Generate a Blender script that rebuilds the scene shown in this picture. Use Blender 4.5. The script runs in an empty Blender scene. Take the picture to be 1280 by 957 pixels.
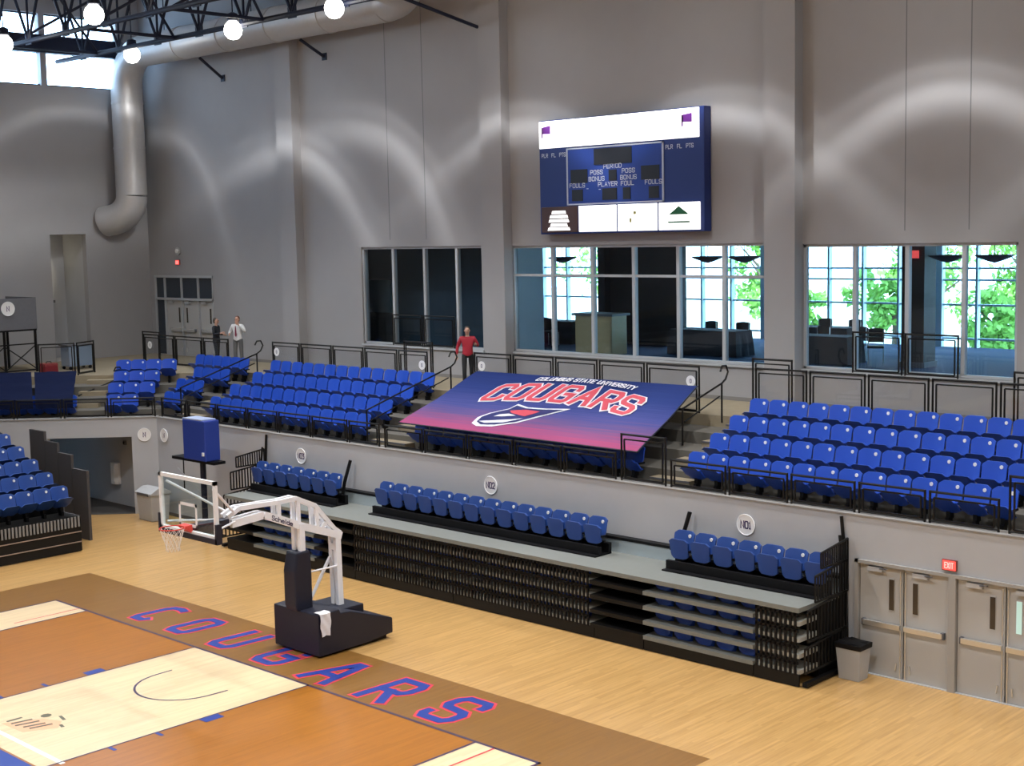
import bpy, bmesh, math, random
from mathutils import Vector, Matrix
random.seed(7)
R = math.radians
scene = bpy.context.scene
C = scene.collection

# ------------------------------------------------------------------ camera
FPX, YAW, PITCH, ROLL = 1734.8, -.7669, -.1073, -.0212
f_ = Vector((math.sin(YAW)*math.cos(PITCH), math.cos(YAW)*math.cos(PITCH), math.sin(PITCH)))
r0 = Vector((math.cos(YAW), -math.sin(YAW), 0)); u0 = r0.cross(f_)
r_ = r0*math.cos(ROLL) + u0*math.sin(ROLL); u_ = u0*math.cos(ROLL) - r0*math.sin(ROLL)
cd = bpy.data.cameras.new('camera'); cam = bpy.data.objects.new('camera', cd); C.objects.link(cam)
cd.sensor_fit = 'HORIZONTAL'; cd.sensor_width = 36; cd.lens = FPX/1280*36; cd.clip_end = 400; cd.clip_start = .1
M_ = Matrix((r_, u_, -f_)).transposed().to_4x4(); M_.translation = (22.49, -15.63, 8.43)
cam.matrix_world = M_
scene.camera = cam

# ------------------------------------------------------------------ world and exposure
w = bpy.data.worlds.new('sky'); scene.world = w; w.use_nodes = True
bg = w.node_tree.nodes['Background']; bg.inputs[0].default_value = (.50, .73, 1, 1); bg.inputs[1].default_value = 10.0
vs = scene.view_settings
vs.view_transform = 'Standard'; vs.look = 'None'; vs.exposure = 0.0; vs.gamma = 1; vs.use_curve_mapping = False
LAMP_POWER = 2500          # watts of every high bay over the court
SCALLOP_POWER = 1600        # the row beside the end wall

sd = bpy.data.lights.new('sun', 'SUN'); sd.energy = 9; sd.angle = .01; sd.color = (1, .96, .88)
so = bpy.data.objects.new('sun', sd); C.objects.link(so); so.location = (60, -60, 60); so.rotation_euler = Vector((-.45, .62, -.64)).to_track_quat('-Z', 'Y').to_euler()

# ------------------------------------------------------------------ materials
MATS = {}
def mat(name, col, rough=.6, metal=0, spec=.5, emit=None, es=1, noise=0, nscale=8, coat=0, alpha=None, bump=0):
    if name in MATS: return MATS[name]
    m = bpy.data.materials.new(name); m.use_nodes = True; nt = m.node_tree; b = nt.nodes['Principled BSDF']
    b.inputs['Base Color'].default_value = (*col, 1); b.inputs['Roughness'].default_value = rough
    b.inputs['Metallic'].default_value = metal; b.inputs['Specular IOR Level'].default_value = spec
    b.inputs['Coat Weight'].default_value = coat
    if emit: b.inputs['Emission Color'].default_value = (*emit, 1); b.inputs['Emission Strength'].default_value = es
    if alpha is not None: b.inputs['Alpha'].default_value = alpha
    if noise or bump:
        tc = nt.nodes.new('ShaderNodeTexCoord'); nz = nt.nodes.new('ShaderNodeTexNoise')
        nz.inputs['Scale'].default_value = nscale; nz.inputs['Detail'].default_value = 5
        nt.links.new(tc.outputs['Object'], nz.inputs['Vector'])
        if noise:
            mx = nt.nodes.new('ShaderNodeMix'); mx.data_type = 'RGBA'
            mx.inputs['A'].default_value = (*[c*(1-noise) for c in col], 1); mx.inputs['B'].default_value = (*[min(1, c*(1+noise)) for c in col], 1)
            nt.links.new(nz.outputs['Fac'], mx.inputs['Factor']); nt.links.new(mx.outputs['Result'], b.inputs['Base Color'])
        if bump:
            bp = nt.nodes.new('ShaderNodeBump'); bp.inputs['Strength'].default_value = bump; bp.inputs['Distance'].default_value = .01
            nt.links.new(nz.outputs['Fac'], bp.inputs['Height']); nt.links.new(bp.outputs['Normal'], b.inputs['Normal'])
    MATS[name] = m; return m

def wood(name, col, var=.22, rough=.28):
    """strip flooring: boards 7 cm wide running along Y, each its own shade, with grain"""
    m = bpy.data.materials.new(name); m.use_nodes = True; nt = m.node_tree; N = nt.nodes; L = nt.links
    b = N['Principled BSDF']; b.inputs['Roughness'].default_value = rough; b.inputs['Coat Weight'].default_value = .25; b.inputs['Coat Roughness'].default_value = .12
    g = N.new('ShaderNodeNewGeometry'); s = N.new('ShaderNodeSeparateXYZ'); L.new(g.outputs['Position'], s.inputs[0])
    def mth(op, a, b2=None):
        n = N.new('ShaderNodeMath'); n.operation = op
        for i, v in enumerate((a, b2)):
            if v is None: continue
            if hasattr(v, 'links'): L.new(v, n.inputs[i])
            else: n.inputs[i].default_value = v
        return n.outputs[0]
    bx_ = mth('FLOOR', mth('DIVIDE', s.outputs['X'], .06))
    wn = N.new('ShaderNodeTexWhiteNoise'); wn.noise_dimensions = '1D'; L.new(bx_, wn.inputs['W'])
    by_ = mth('FLOOR', mth('ADD', mth('DIVIDE', s.outputs['Y'], 1.3), mth('MULTIPLY', wn.outputs['Value'], 7)))
    cb = N.new('ShaderNodeCombineXYZ'); L.new(bx_, cb.inputs[0]); L.new(by_, cb.inputs[1])
    w2 = N.new('ShaderNodeTexWhiteNoise'); w2.noise_dimensions = '3D'; L.new(cb.outputs[0], w2.inputs['Vector'])
    mp = N.new('ShaderNodeMapping'); mp.inputs['Scale'].default_value = (16, .8, 1); L.new(g.outputs['Position'], mp.inputs[0])
    nz = N.new('ShaderNodeTexNoise'); nz.inputs['Scale'].default_value = 1.4; nz.inputs['Detail'].default_value = 5; L.new(mp.outputs[0], nz.inputs['Vector'])
    fac = mth('ADD', mth('MULTIPLY', w2.outputs['Value'], .28), mth('MULTIPLY', nz.outputs['Fac'], .72))
    mx = N.new('ShaderNodeMix'); mx.data_type = 'RGBA'
    mx.inputs['A'].default_value = (*[c*(1-var*k) for c, k in zip(col, (1, 1.2, 1.5))], 1); mx.inputs['B'].default_value = (*[min(1, c*(1+var)) for c in col], 1)
    L.new(fac, mx.inputs['Factor']); L.new(mx.outputs['Result'], b.inputs['Base Color'])
    MATS[name] = m; return m

WALL = mat('painted_concrete', (.325, .32, .322), .85, noise=.04, nscale=1.5, bump=.15)
WALLW = mat('painted_block_warm', (.42, .43, .45), .85, noise=.05, nscale=2)
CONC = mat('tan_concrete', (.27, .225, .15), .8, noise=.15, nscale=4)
DECKC = mat('shaded_terrace_concrete', (.12, .112, .095), .85, noise=.12, nscale=3)  # darkened: shadow over the terrace is put into the concrete colour
COPE = mat('parapet_cap', (.26, .25, .235), .8)
CEIL = mat('roof_deck', (.68, .70, .74), .8)
STEEL = mat('navy_painted_steel', (.008, .011, .028), .5, spec=.3)
BLACK = mat('black_paint', (.005, .005, .006), .5, spec=.2)
RAILM = mat('black_rail_paint', (.008, .0075, .007), .45, spec=.25)
BLACKB = mat('black_board', (.007, .0065, .006), .55, noise=.2, spec=.25)
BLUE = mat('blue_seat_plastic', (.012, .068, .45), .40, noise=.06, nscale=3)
BLUE_DULL = mat('dull_shaded_blue_plastic', (.016, .058, .25), .45, noise=.08, nscale=3)  # duller blue carries reflection on folded seats and shade on side seats
WHITE = mat('white_paint', (.80, .80, .80), .4)
PLATE = mat('white_number_plate', (.85, .87, .88), .35)
GALV = mat('galvanised_duct', (.50, .49, .48), .45, metal=.35, noise=.05)
FRAME = mat('window_frame_grey', (.42, .44, .46), .5)
DOORM = mat('taupe_door_paint', (.43, .43, .42), .55)
CHROME = mat('brushed_steel', (.72, .72, .70), .3, metal=.8)
GREY = mat('grey_plastic', (.42, .43, .44), .5, noise=.04)
DGREY = mat('dark_grey_plastic', (.10, .10, .11), .5)
NAVY = mat('navy_vinyl', (.006, .0075, .02), .5, noise=.1)
RED = mat('red_paint', (.62, .05, .035), .45)
EXIT = mat('lit_exit_face', (.8, .08, .06), .5, emit=(1, .10, .09), es=.9)
SKIN = mat('skin', (.52, .30, .22), .6)
DECKB = mat('grey_bleacher_deck', (.19, .20, .185), .65, noise=.06, spec=.3)
CARPET = mat('blue_carpet', (.010, .038, .105), .9, noise=.2, nscale=20)
BLDWN = mat('covered_navy_tarp', (.006, .010, .036), .9, noise=.12, nscale=2, spec=.08)
WOODL = wood('maple_floor', (.52, .32, .122), .36)
WOODP = wood('pale_maple_lane', (.76, .60, .37), .18)
WOODO = wood('amber_stain_floor', (.36, .135, .012), .25)
WOODB = wood('brown_stain_border', (.235, .115, .026), .22)
CBLUE = mat('court_blue_paint', (.02, .045, .26), .35)
CRED = mat('court_red_paint', (.62, .05, .07), .35)
CNAVY = mat('court_navy_line', (.05, .035, .09), .35)

def glass(name, tint=(.75, .88, .95), fac=.12, rough=.02):
    m = bpy.data.materials.new(name); m.use_nodes = True; nt = m.node_tree; N = nt.nodes
    out = N['Material Output']; N.remove(N['Principled BSDF'])
    t = N.new('ShaderNodeBsdfTransparent'); t.inputs[0].default_value = (*tint, 1)
    g = N.new('ShaderNodeBsdfGlossy'); g.inputs['Roughness'].default_value = rough
    mx = N.new('ShaderNodeMixShader'); mx.inputs[0].default_value = fac
    nt.links.new(t.outputs[0], mx.inputs[1]); nt.links.new(g.outputs[0], mx.inputs[2]); nt.links.new(mx.outputs[0], out.inputs[0])
    MATS[name] = m; return m
GLASS = glass('window_glass', (.84, .92, .97), .04)
BBGLASS = glass('backboard_glass', (.90, .95, .95), .07)
PANE = glass('rail_infill_acrylic', (.93, .935, .95), .03)

# ------------------------------------------------------------------ mesh helpers
class MB:
    def __init__(s): s.v = []; s.f = []; s.mi = []; s.k = 0
    def add(s, vs, fs):
        o = len(s.v); s.v += [tuple(v) for v in vs]; s.f += [tuple(i+o for i in f) for f in fs]; s.mi += [s.k]*len(fs); return s
    def box(s, x0, x1, y0, y1, z0, z1):
        return s.add([(x0,y0,z0),(x1,y0,z0),(x1,y1,z0),(x0,y1,z0),(x0,y0,z1),(x1,y0,z1),(x1,y1,z1),(x0,y1,z1)],
                     [(0,3,2,1),(4,5,6,7),(0,1,5,4),(1,2,6,5),(2,3,7,6),(3,0,4,7)])
    def bar(s, a, b, w, h=None, up=(0,0,1)):
        """rectangular bar from a to b"""
        h = h or w; a = Vector(a); b = Vector(b); d = (b-a).normalized(); u = Vector(up)
        if abs(d.dot(u)) > .98: u = Vector((1,0,0)) if abs(d.x) < .9 else Vector((0,1,0))
        r = d.cross(u).normalized()*w/2; t = r.cross(d).normalized()*h/2
        return s.add([a-r-t,a+r-t,a+r+t,a-r+t,b-r-t,b+r-t,b+r+t,b-r+t],
                     [(0,3,2,1),(4,5,6,7),(0,1,5,4),(1,2,6,5),(2,3,7,6),(3,0,4,7)])
    def tube(s, pts, r, n=8, closed=False, cap=True):
        pts = [Vector(p) for p in pts]; m = len(pts); rr = r if isinstance(r, (list, tuple)) else [r]*m
        up = Vector((0,0,1)); rings = []; prev = None
        for i, p in enumerate(pts):
            a = pts[i-1] if (i > 0 or closed) else p; b = pts[(i+1) % m] if (i < m-1 or closed) else p
            d = (b-a).normalized()
            if prev is None:
                u = up if abs(d.z) < .95 else Vector((1,0,0)); x = d.cross(u).normalized()
            else: x = (prev - d*prev.dot(d)).normalized()
            prev = x; y = x.cross(d)
            rings.append([p + (x*math.cos(6.28319*k/n) + y*math.sin(6.28319*k/n))*rr[i] for k in range(n)])
        vs = [v for g in rings for v in g]; fs = []
        for i in range(m if closed else m-1):
            for k in range(n):
                a = i*n+k; b = i*n+(k+1) % n; c = ((i+1) % m)*n; fs.append((a, b, c+(k+1) % n, c+k))
        if cap and not closed: fs += [tuple(range(n-1, -1, -1)), tuple((m-1)*n+k for k in range(n))]
        return s.add(vs, fs)
    def lathe(s, prof, n=16, c=(0,0,0)):
        vs = [(c[0]+r*math.cos(6.28319*k/n), c[1]+r*math.sin(6.28319*k/n), c[2]+z) for r, z in prof for k in range(n)]
        fs = []
        for i in range(len(prof)-1):
            for k in range(n): fs.append((i*n+k, i*n+(k+1) % n, (i+1)*n+(k+1) % n, (i+1)*n+k))
        if prof[0][0] > 1e-4: fs.append(tuple(range(n-1, -1, -1)))
        if prof[-1][0] > 1e-4: fs.append(tuple((len(prof)-1)*n+k for k in range(n)))
        return s.add(vs, fs)
    def prism(s, poly, z0, z1):
        n = len(poly)
        return s.add([(x,y,z0) for x,y in poly]+[(x,y,z1) for x,y in poly],
                     [tuple(range(n-1,-1,-1)), tuple(range(n,2*n))]+[(i,(i+1)%n,n+(i+1)%n,n+i) for i in range(n)])
    def prism_x(s, poly, x0, x1):
        """polygon in (y,z) extruded along x"""
        n = len(poly)
        return s.add([(x0,y,z) for y,z in poly]+[(x1,y,z) for y,z in poly],
                     [tuple(range(n-1,-1,-1)), tuple(range(n,2*n))]+[(i,(i+1)%n,n+(i+1)%n,n+i) for i in range(n)])
    def prism_y(s, poly, y0, y1):
        n = len(poly)
        return s.add([(x,y0,z) for x,z in poly]+[(x,y1,z) for x,z in poly],
                     [tuple(range(n)), tuple(range(2*n-1,n-1,-1))]+[(i,n+i,n+(i+1)%n,(i+1)%n) for i in range(n)])
    def disc_y(s, c, r, y0, y1, n=20):
        return s.prism_y([(c[0]+r*math.cos(6.28319*k/n), c[1]+r*math.sin(6.28319*k/n)) for k in range(n)], y0, y1)
    def grid(s, pts, nx, closed=False):
        """pts row-major list of points, nx per row"""
        ny = len(pts)//nx
        return s.add(pts, [(j*nx+i, j*nx+i+1, (j+1)*nx+i+1, (j+1)*nx+i) for j in range(ny-1) for i in range(nx-1)])
    def mesh(s, name, mats, smooth=False, bevel=0):
        me = bpy.data.meshes.new(name); me.from_pydata(s.v, [], s.f)
        for m in (mats if isinstance(mats, (list, tuple)) else [mats]): me.materials.append(m)
        if len(me.materials) > 1: me.polygons.foreach_set('material_index', s.mi)
        bm = bmesh.new(); bm.from_mesh(me)
        if bevel:
            bmesh.ops.bevel(bm, geom=list(bm.edges), offset=bevel, segments=2, affect='EDGES', profile=.6)
        bmesh.ops.recalc_face_normals(bm, faces=bm.faces); bm.to_mesh(me); bm.free()
        if smooth:
            me.polygons.foreach_set('use_smooth', [True]*len(me.polygons))
            me.set_sharp_from_angle(angle=R(40))
        me.update(); return me
    def build(s, name, mats, parent=None, loc=(0,0,0), smooth=False, bevel=0, kind=None):
        return place(s.mesh(name, mats, smooth, bevel), name, parent, loc, kind=kind)
def place(me, name, parent=None, loc=(0,0,0), rz=0, kind=None):
    o = bpy.data.objects.new(name, me); C.objects.link(o); o.location = loc; o.rotation_euler = (0,0,rz)
    if parent: o.parent = parent
    if kind: o['kind'] = kind
    return o
def tag(o, label, cat, group=None):
    o['label'] = label; o['category'] = cat
    if group: o['group'] = group
    return o
def thing(name, label, cat, loc=(0,0,0), rz=0, group=None):
    o = bpy.data.objects.new(name, None); C.objects.link(o); o.location = loc; o.rotation_euler = (0,0,rz); o.empty_display_size = .2
    return tag(o, label, cat, group)
def struct(mb, name, m, **k):
    o = mb.build(name, m, **k); o['kind'] = 'structure'; return o
def sgroup(name, loc=(0,0,0), rz=0):
    o = bpy.data.objects.new(name, None); C.objects.link(o); o.location = loc; o.rotation_euler = (0,0,rz); o['kind'] = 'structure'; return o
def copy_tree(o, parent=None):
    c = o.copy(); C.objects.link(c); c.parent = parent
    for ch in [x for x in bpy.data.objects if x.parent == o]: copy_tree(ch, c)
    return c

# stroke lettering: polylines on a 0..1 by 0..1 cell
GLY = {
 'A': [[(0,0),(.5,1),(1,0)],[(.2,.36),(.8,.36)]], 'B': [[(0,0),(0,1)],[(0,1),(.8,1),(.95,.85),(.8,.53),(0,.53)],[(.8,.53),(1,.3),(.85,0),(0,0)]],
 'C': [[(1,.78),(1,.88),(.85,1),(.15,1),(0,.86),(0,.14),(.15,0),(.85,0),(1,.12),(1,.24)]], 'D': [[(0,0),(0,1),(.7,1),(1,.8),(1,.2),(.7,0),(0,0)]],
 'E': [[(1,1),(0,1),(0,0),(1,0)],[(0,.52),(.8,.52)]], 'F': [[(1,1),(0,1),(0,0)],[(0,.52),(.8,.52)]],
 'G': [[(1,.78),(1,.88),(.85,1),(.15,1),(0,.86),(0,.14),(.15,0),(.85,0),(1,.12),(1,.48),(.55,.48)]],
 'H': [[(0,0),(0,1)],[(1,0),(1,1)],[(0,.5),(1,.5)]], 'I': [[(.5,0),(.5,1)]], 'K': [[(0,0),(0,1)],[(1,1),(0,.45),(1,0)]], 'L': [[(0,1),(0,0),(1,0)]],
 'M': [[(0,0),(0,1),(.5,.4),(1,1),(1,0)]], 'N': [[(0,0),(0,1),(1,0),(1,1)]], 'O': [[(.15,0),(0,.14),(0,.86),(.15,1),(.85,1),(1,.86),(1,.14),(.85,0),(.15,0)]],
 'P': [[(0,0),(0,1)],[(0,1),(.85,1),(1,.86),(1,.6),(.85,.46),(0,.46)]], 'R': [[(0,0),(0,1)],[(0,1),(.85,1),(1,.86),(1,.6),(.85,.46),(0,.46)],[(.45,.46),(1,0)]],
 'S': [[(1,.8),(1,.88),(.85,1),(.15,1),(0,.86),(0,.64),(.15,.53),(.85,.47),(1,.36),(1,.14),(.85,0),(.15,0),(0,.12),(0,.2)]],
 'T': [[(.5,0),(.5,1)],[(0,1),(1,1)]], 'U': [[(0,1),(0,.14),(.15,0),(.85,0),(1,.14),(1,1)]], 'V': [[(0,1),(.5,0),(1,1)]], 'Y': [[(0,1),(.5,.5),(1,1)],[(.5,.5),(.5,0)]],
 'X': [[(0,0),(1,1)],[(0,1),(1,0)]],
 '0': [[(.15,0),(0,.14),(0,.86),(.15,1),(.85,1),(1,.86),(1,.14),(.85,0),(.15,0)]], '1': [[(.2,.8),(.5,1),(.5,0)],[(.2,0),(.8,0)]],
 '2': [[(0,.8),(.15,1),(.85,1),(1,.85),(1,.6),(0,0),(1,0)]], '3': [[(0,1),(1,1),(.4,.58),(.85,.55),(1,.4),(1,.15),(.85,0),(0,0)]],
 'c': [[(.95,.5),(.8,.62),(.2,.62),(0,.48),(0,.14),(.2,0),(.8,0),(.95,.12)]], 'h': [[(0,0),(0,1)],[(0,.5),(.25,.62),(.8,.62),(1,.48),(1,0)]],
 'e': [[(0,.32),(1,.32)],[(1,.32),(1,.48),(.8,.62),(.2,.62),(0,.48),(0,.14),(.2,0),(.95,0)]], 'l': [[(.5,0),(.5,1)]], 'd': [[(1,1),(1,0)],[(1,0),(.2,0),(0,.14),(0,.48),(.2,.62),(1,.62)]],
 '-': [[(.1,.5),(.9,.5)]], ' ': [],
}
def strokes(polys, wd, fn, lift=(0,0,0)):
    """mitred flat strips along each stroke; fn maps (u,v) to a 3-D point; later strokes lie a hair above earlier ones"""
    mb = MB(); h = wd/2; lf = Vector(lift)
    for j, pl in enumerate(polys):
        closed = len(pl) > 3 and pl[0] == pl[-1]; P = [Vector(p) for p in (pl[:-1] if closed else pl)]; n = len(P); L = []
        for i, p in enumerate(P):
            d0 = (p-P[i-1]).normalized() if (i > 0 or closed) else None; d1 = (P[(i+1) % n]-p).normalized() if (i < n-1 or closed) else None
            if d0 is None: p = p-d1*h; t = d1
            elif d1 is None: p = p+d0*h; t = d0
            else: t = (d0+d1).normalized()
            nn = Vector((-t.y, t.x)); ref = d1 or d0; k = h/max(.45, nn.dot(Vector((-ref.y, ref.x))))
            L.append((p+nn*k, p-nn*k))
        vs = [Vector(fn(*q))+lf*j for pr in L for q in pr]
        mb.add(vs, [(2*i, 2*i+1, (2*i+3) % (2*n), (2*i+2) % (2*n)) for i in range(n if closed else n-1)])
    return mb
def text_polys(txt, x0, y0, w, h, gap, slant=0, arch=None):
    out = []; x = x0
    for ch in txt:
        cw = w*(.45 if ch in 'Il1 ' else 1)
        for pl in GLY[ch]:
            q = []
            for u, v in pl:
                X = x+u*cw+slant*v*h; Y = y0+v*h
                if arch: Y += arch(X)
                q.append((X, Y))
            out.append(q)
        x += cw+gap
    return out
def text_width(txt, w, gap): return sum(w*(.45 if c in 'Il1 ' else 1)+gap for c in txt)-gap

# ================================================================== THE SETTING
YL, YU, XL = 7.4, 14.6, -26.68          # lower end wall, upper end wall, left wall
CONZ, CLUBZ, ROOF = 3.93, 4.72, 18.2
floor = struct(MB().box(XL, 28, -46, YL+.02, -.12, 0).box(XL, -15, YL, 9, -.12, 0), 'floor', WOODL)
def paint(name, poly, m, z):
    return MB().add([(x, y, z) for x, y in poly], [tuple(range(len(poly)))]).build(name, m, floor)
def rect(x0, x1, y0, y1): return [(x0, y0), (x1, y0), (x1, y1), (x0, y1)]
SX, BX, CL = 7.75, 9.62, -28.6
paint('border_stain', rect(-BX, 9.8, CL-2, 1.93), WOODB, .002)
paint('three_point_stain', rect(-6.3, 6.42, CL, 0), WOODO, .004)
paint('corner_strip', rect(-SX, -6.3, CL, 0), WOODP, .004)
paint('corner_strip', rect(6.42, SX+.1, CL, 0), WOODP, .004)
paint('lane_paint', rect(-1.9, 1.9, -5.42, 0), WOODP, .006)
paint('free_throw_circle', [(.2+1.85*math.cos(a*math.pi/24), -5.46-1.85*math.sin(a*math.pi/24)) for a in range(25)], CBLUE, .006)
def line(pts, wd, m, z, name): return strokes([pts], wd, lambda u, v: (u, v, z)).build(name, m, floor)
line([(-SX, 0), (SX+.1, 0)], .06, CNAVY, .008, 'baseline')
line([(-SX, 0), (-SX, CL)], .05, CNAVY, .008, 'sideline'); line([(SX+.1, 0), (SX+.1, CL)], .05, CNAVY, .008, 'sideline')
for x in (-6.3, 6.42):
    line([(x, 0), (x, -1.6)]+[(.06+(x-.06)*math.cos(a*math.pi/40), -1.6-6.36*math.sin(a*math.pi/40)) for a in range(1, 21)], .05, CNAVY, .009, 'three_point_line')
line([(-6.62, 0), (-6.62, -1.6)], .04, CRED, .008, 'womens_three_point_line'); line([(6.86, 0), (6.86, -1.6)], .04, CRED, .008, 'womens_three_point_line')
for x in (-1.9, 1.9): line([(x, 0), (x, -5.4)], .04, CNAVY, .008, 'lane_line')
line([(-1.9, -5.08), (1.95, -5.08)], .09, WHITE, .008, 'free_throw_line')
for s in (-1, 1):
    x0 = 1.92*s
    paint('lane_block', rect(x0, x0+.22*s, -2.44, -2.05), CBLUE, .009)
    for y in (-3.3, -4.2): paint('lane_hash', rect(x0, x0+.2*s, y-.035, y+.035), CBLUE, .009)
line([(-.92, -1.2)]+[(.02+.93*math.cos(math.pi+a*math.pi/20), -1.5+.93*math.sin(math.pi+a*math.pi/20)) for a in range(21)]+[(.97, -1.2)], .045, CNAVY, .009, 'restricted_arc')
paint('tunnel_floor', [(-15.3,7.1),(-15.3,7.38),(-23.9,7.38),(-23.9,-1),(-20.4,1.9)], mat('dark_tunnel_floor', (.06,.055,.05), .7, noise=.2), .004)
# COUGARS along the baseline border, each letter outlined in red
CG = {
 'C': [[(.95,1.0),(.6,1.05),(.15,1),(0,.84),(0,.16),(.15,0),(.75,0),(.85,.08)]],
 'O': GLY['O'], 'U': GLY['U'], 'G': GLY['G'], 'A': [[(0,0),(.42,1),(.62,1),(1,0)],[(.2,.34),(.82,.34)]], 'R': GLY['R'], 'S': GLY['S']}
for ch, x0, x1, y0, y1 in (('C',-5.03,-4.55,.42,1.42),('O',-3.55,-3.02,.40,1.42),('U',-1.93,-1.36,.38,1.44),('G',-.32,.32,.34,1.42),('A',1.33,2.02,.28,1.42),('R',3.04,3.66,.28,1.40),('S',4.66,5.32,.30,1.44)):
    pl = [[(x0+u*(x1-x0)+.06*v, y0+v*(y1-y0)) for u, v in p] for p in CG[ch]]
    a = strokes(pl, .31, lambda u, v: (u, v, .005), (0,0,.001)).build('letter_outline', CRED, floor)
    strokes(pl, .195, lambda u, v: (u, v, .009), (0,0,.001)).build('letter_face', CBLUE, floor)
# sponsor mark near the free-throw line
lg = [[(-.62,-4.72),(-.62,-4.5)],[(-.45,-4.72),(-.40,-4.42)],[(-.30,-4.72),(-.22,-4.38)],[(-.12,-4.66),(-.04,-4.36)],[(.03,-4.62),(.10,-4.3)]]
paint('sponsor_wash', [(-.62,-4.86),(.1,-4.82),(.38,-4.3),(.1,-4.08),(-.3,-4.25)], mat('faded_orange_print', (.80,.42,.24), .4), .007)
strokes(lg, .07, lambda u, v: (u, v, .009)).build('sponsor_lettering', mat('dark_olive_print', (.12,.11,.06), .4), floor)
paint('sponsor_dot', [(-.38+.10*math.cos(k*.785), -4.13+.10*math.sin(k*.785)) for k in range(8)], MATS['dark_olive_print'], .009)
strokes([[(-.14,-3.98),(.06,-4.02)],[(.28,-4.2),(.38,-4.22)]], .06, lambda u, v: (u, v, .009)).build('sponsor_leaf', MATS['dark_olive_print'], floor)

# --- seating bowl: parapet line, terraces, concourse
PAR = [(24, YL), (-15, YL), (-20.6, 1.8), (-20.6, -46)]
def offset(o):
    out = []
    for i, p in enumerate(PAR):
        ns = []
        for a, b in ((i-1, i), (i, i+1)):
            if a < 0 or b >= len(PAR): continue
            d = Vector((PAR[b][0]-PAR[a][0], PAR[b][1]-PAR[a][1])).normalized(); ns.append(Vector((d.y, -d.x)))
        n = ns[0] if len(ns) == 1 else (ns[0]+ns[1]).normalized()
        if len(ns) == 2: n = n/(n.dot(ns[0]))
        out.append((p[0]+n.x*o, p[1]+n.y*o))
    return out
OFF = [0.28, 1.55, 2.535, 3.52, 4.505]
TZ = [2.80, 3.083, 3.366, 3.65]
terr = sgroup('floor_seating_terrace')
for i in range(4):
    a, b = offset(OFF[i]), offset(OFF[i+1]+.02)
    for k in range(3):
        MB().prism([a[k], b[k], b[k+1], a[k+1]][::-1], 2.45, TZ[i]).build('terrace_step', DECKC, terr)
a = offset(4.505)
struct(MB().prism([a[0], (24, YU), (-15, YU), a[1]], 2.45, CONZ).prism([a[1], (-15, YU), (XL, YU), (XL, -46), a[3], a[2]], 2.45, CONZ), 'floor_concourse', CONC)
# parapet / lower wall with the doorway cut out
DX0, DX1, DH = 9.25, 13.17, 2.18
lw = MB().box(-15, DX0, YL, YL+.3, 0, 3.0).box(DX1, 24, YL, YL+.3, 0, 3.0).box(DX0, DX1, YL, YL+.3, DH, 3.0)
struct(lw, 'wall_end_lower', WALLW)
struct(MB().box(-15, 24, YL-.02, YL+.34, 3.0, 3.03), 'trim_1', COPE)
dv = Vector((-.7071, -.7071)); nv = Vector((-.7071, .7071)); P0 = Vector((-15, YL))
def cham(s, o): q = P0+dv*s+nv*o; return (q.x, q.y)
def chbox(mb, s0, s1, o0, o1, z0, z1): return mb.prism([cham(s0,o0), cham(s1,o0), cham(s1,o1), cham(s0,o1)][::-1], z0, z1)
cw = MB(); chbox(cw, -.1, .8, 0, .3, 0, 2.42); chbox(cw, 3.4, 7.95, 0, .3, 0, 2.42); chbox(cw, -.1, 7.95, 0, .3, 2.42, 3.0)
struct(cw, 'wall_corner', WALLW)
tr = MB(); chbox(tr, 0, 7.95, -.02, .34, 3.0, 3.03); struct(tr, 'trim_2', COPE)
tw = MB().box(-24, -15.4, YL, YL+.3, 0, 2.42).box(-24.3, -24, -2, YL+.3, 0, 2.42)
struct(tw, 'wall_tunnel', WALLW)
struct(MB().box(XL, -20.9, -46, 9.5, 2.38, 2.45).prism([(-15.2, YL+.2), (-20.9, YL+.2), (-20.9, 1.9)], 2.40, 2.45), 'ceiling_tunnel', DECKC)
struct(MB().box(-20.9, -20.6, -46, 1.8, 0, 3.0), 'wall_side_lower', WALLW)
struct(MB().box(-15, DX0-.02, YL-.03, YL, 0, .10), 'baseboard_end', DGREY)

# --- upper end wall with three window openings and one door opening
WIN = [(-13.55, -7.82, 4.85, 8.07), (-6.58, 2.49, 4.88, 8.05), (3.56, 9.12, 4.88, 8.0)]
DR = (-26.35, -22.3, CONZ, 7.05)
ops = sorted([DR]+WIN)
uw = MB(); x = XL
for (a, b, c, d) in ops:
    uw.box(x, a, YU, YU+.3, CONZ-.4, ROOF)
    if c > CONZ+.01: uw.box(a, b, YU, YU+.3, CONZ-.4, c)
    uw.box(a, b, YU, YU+.3, d, ROOF); x = b
uw.box(x, 28, YU, YU+.3, CONZ-.4, ROOF)
wall_end = struct(uw, 'wall_end_upper', WALL)
for i, xr in enumerate((3.56, -6.52, -16.60)):
    struct(MB().box(xr-.90, xr, YU-.36, YU+.01, CONZ, ROOF), 'trim_%d' % (3+i), WALL)
JOINT = mat('wall_panel_joint', (.17, .175, .185), .9)
for i, xj in enumerate((6.35, 7.95, -12.05, -10.3)):
    struct(MB().box(xj-.012, xj+.012, YU-.004, YU+.01, 8.3, ROOF), 'trim_%d' % (6+i), JOINT)
struct(MB().box(-21.6, DX1, YU-.03, YU, CONZ, CONZ+.1), 'baseboard_upper', mat('rubber_base', (.20,.19,.18), .7))
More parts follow.
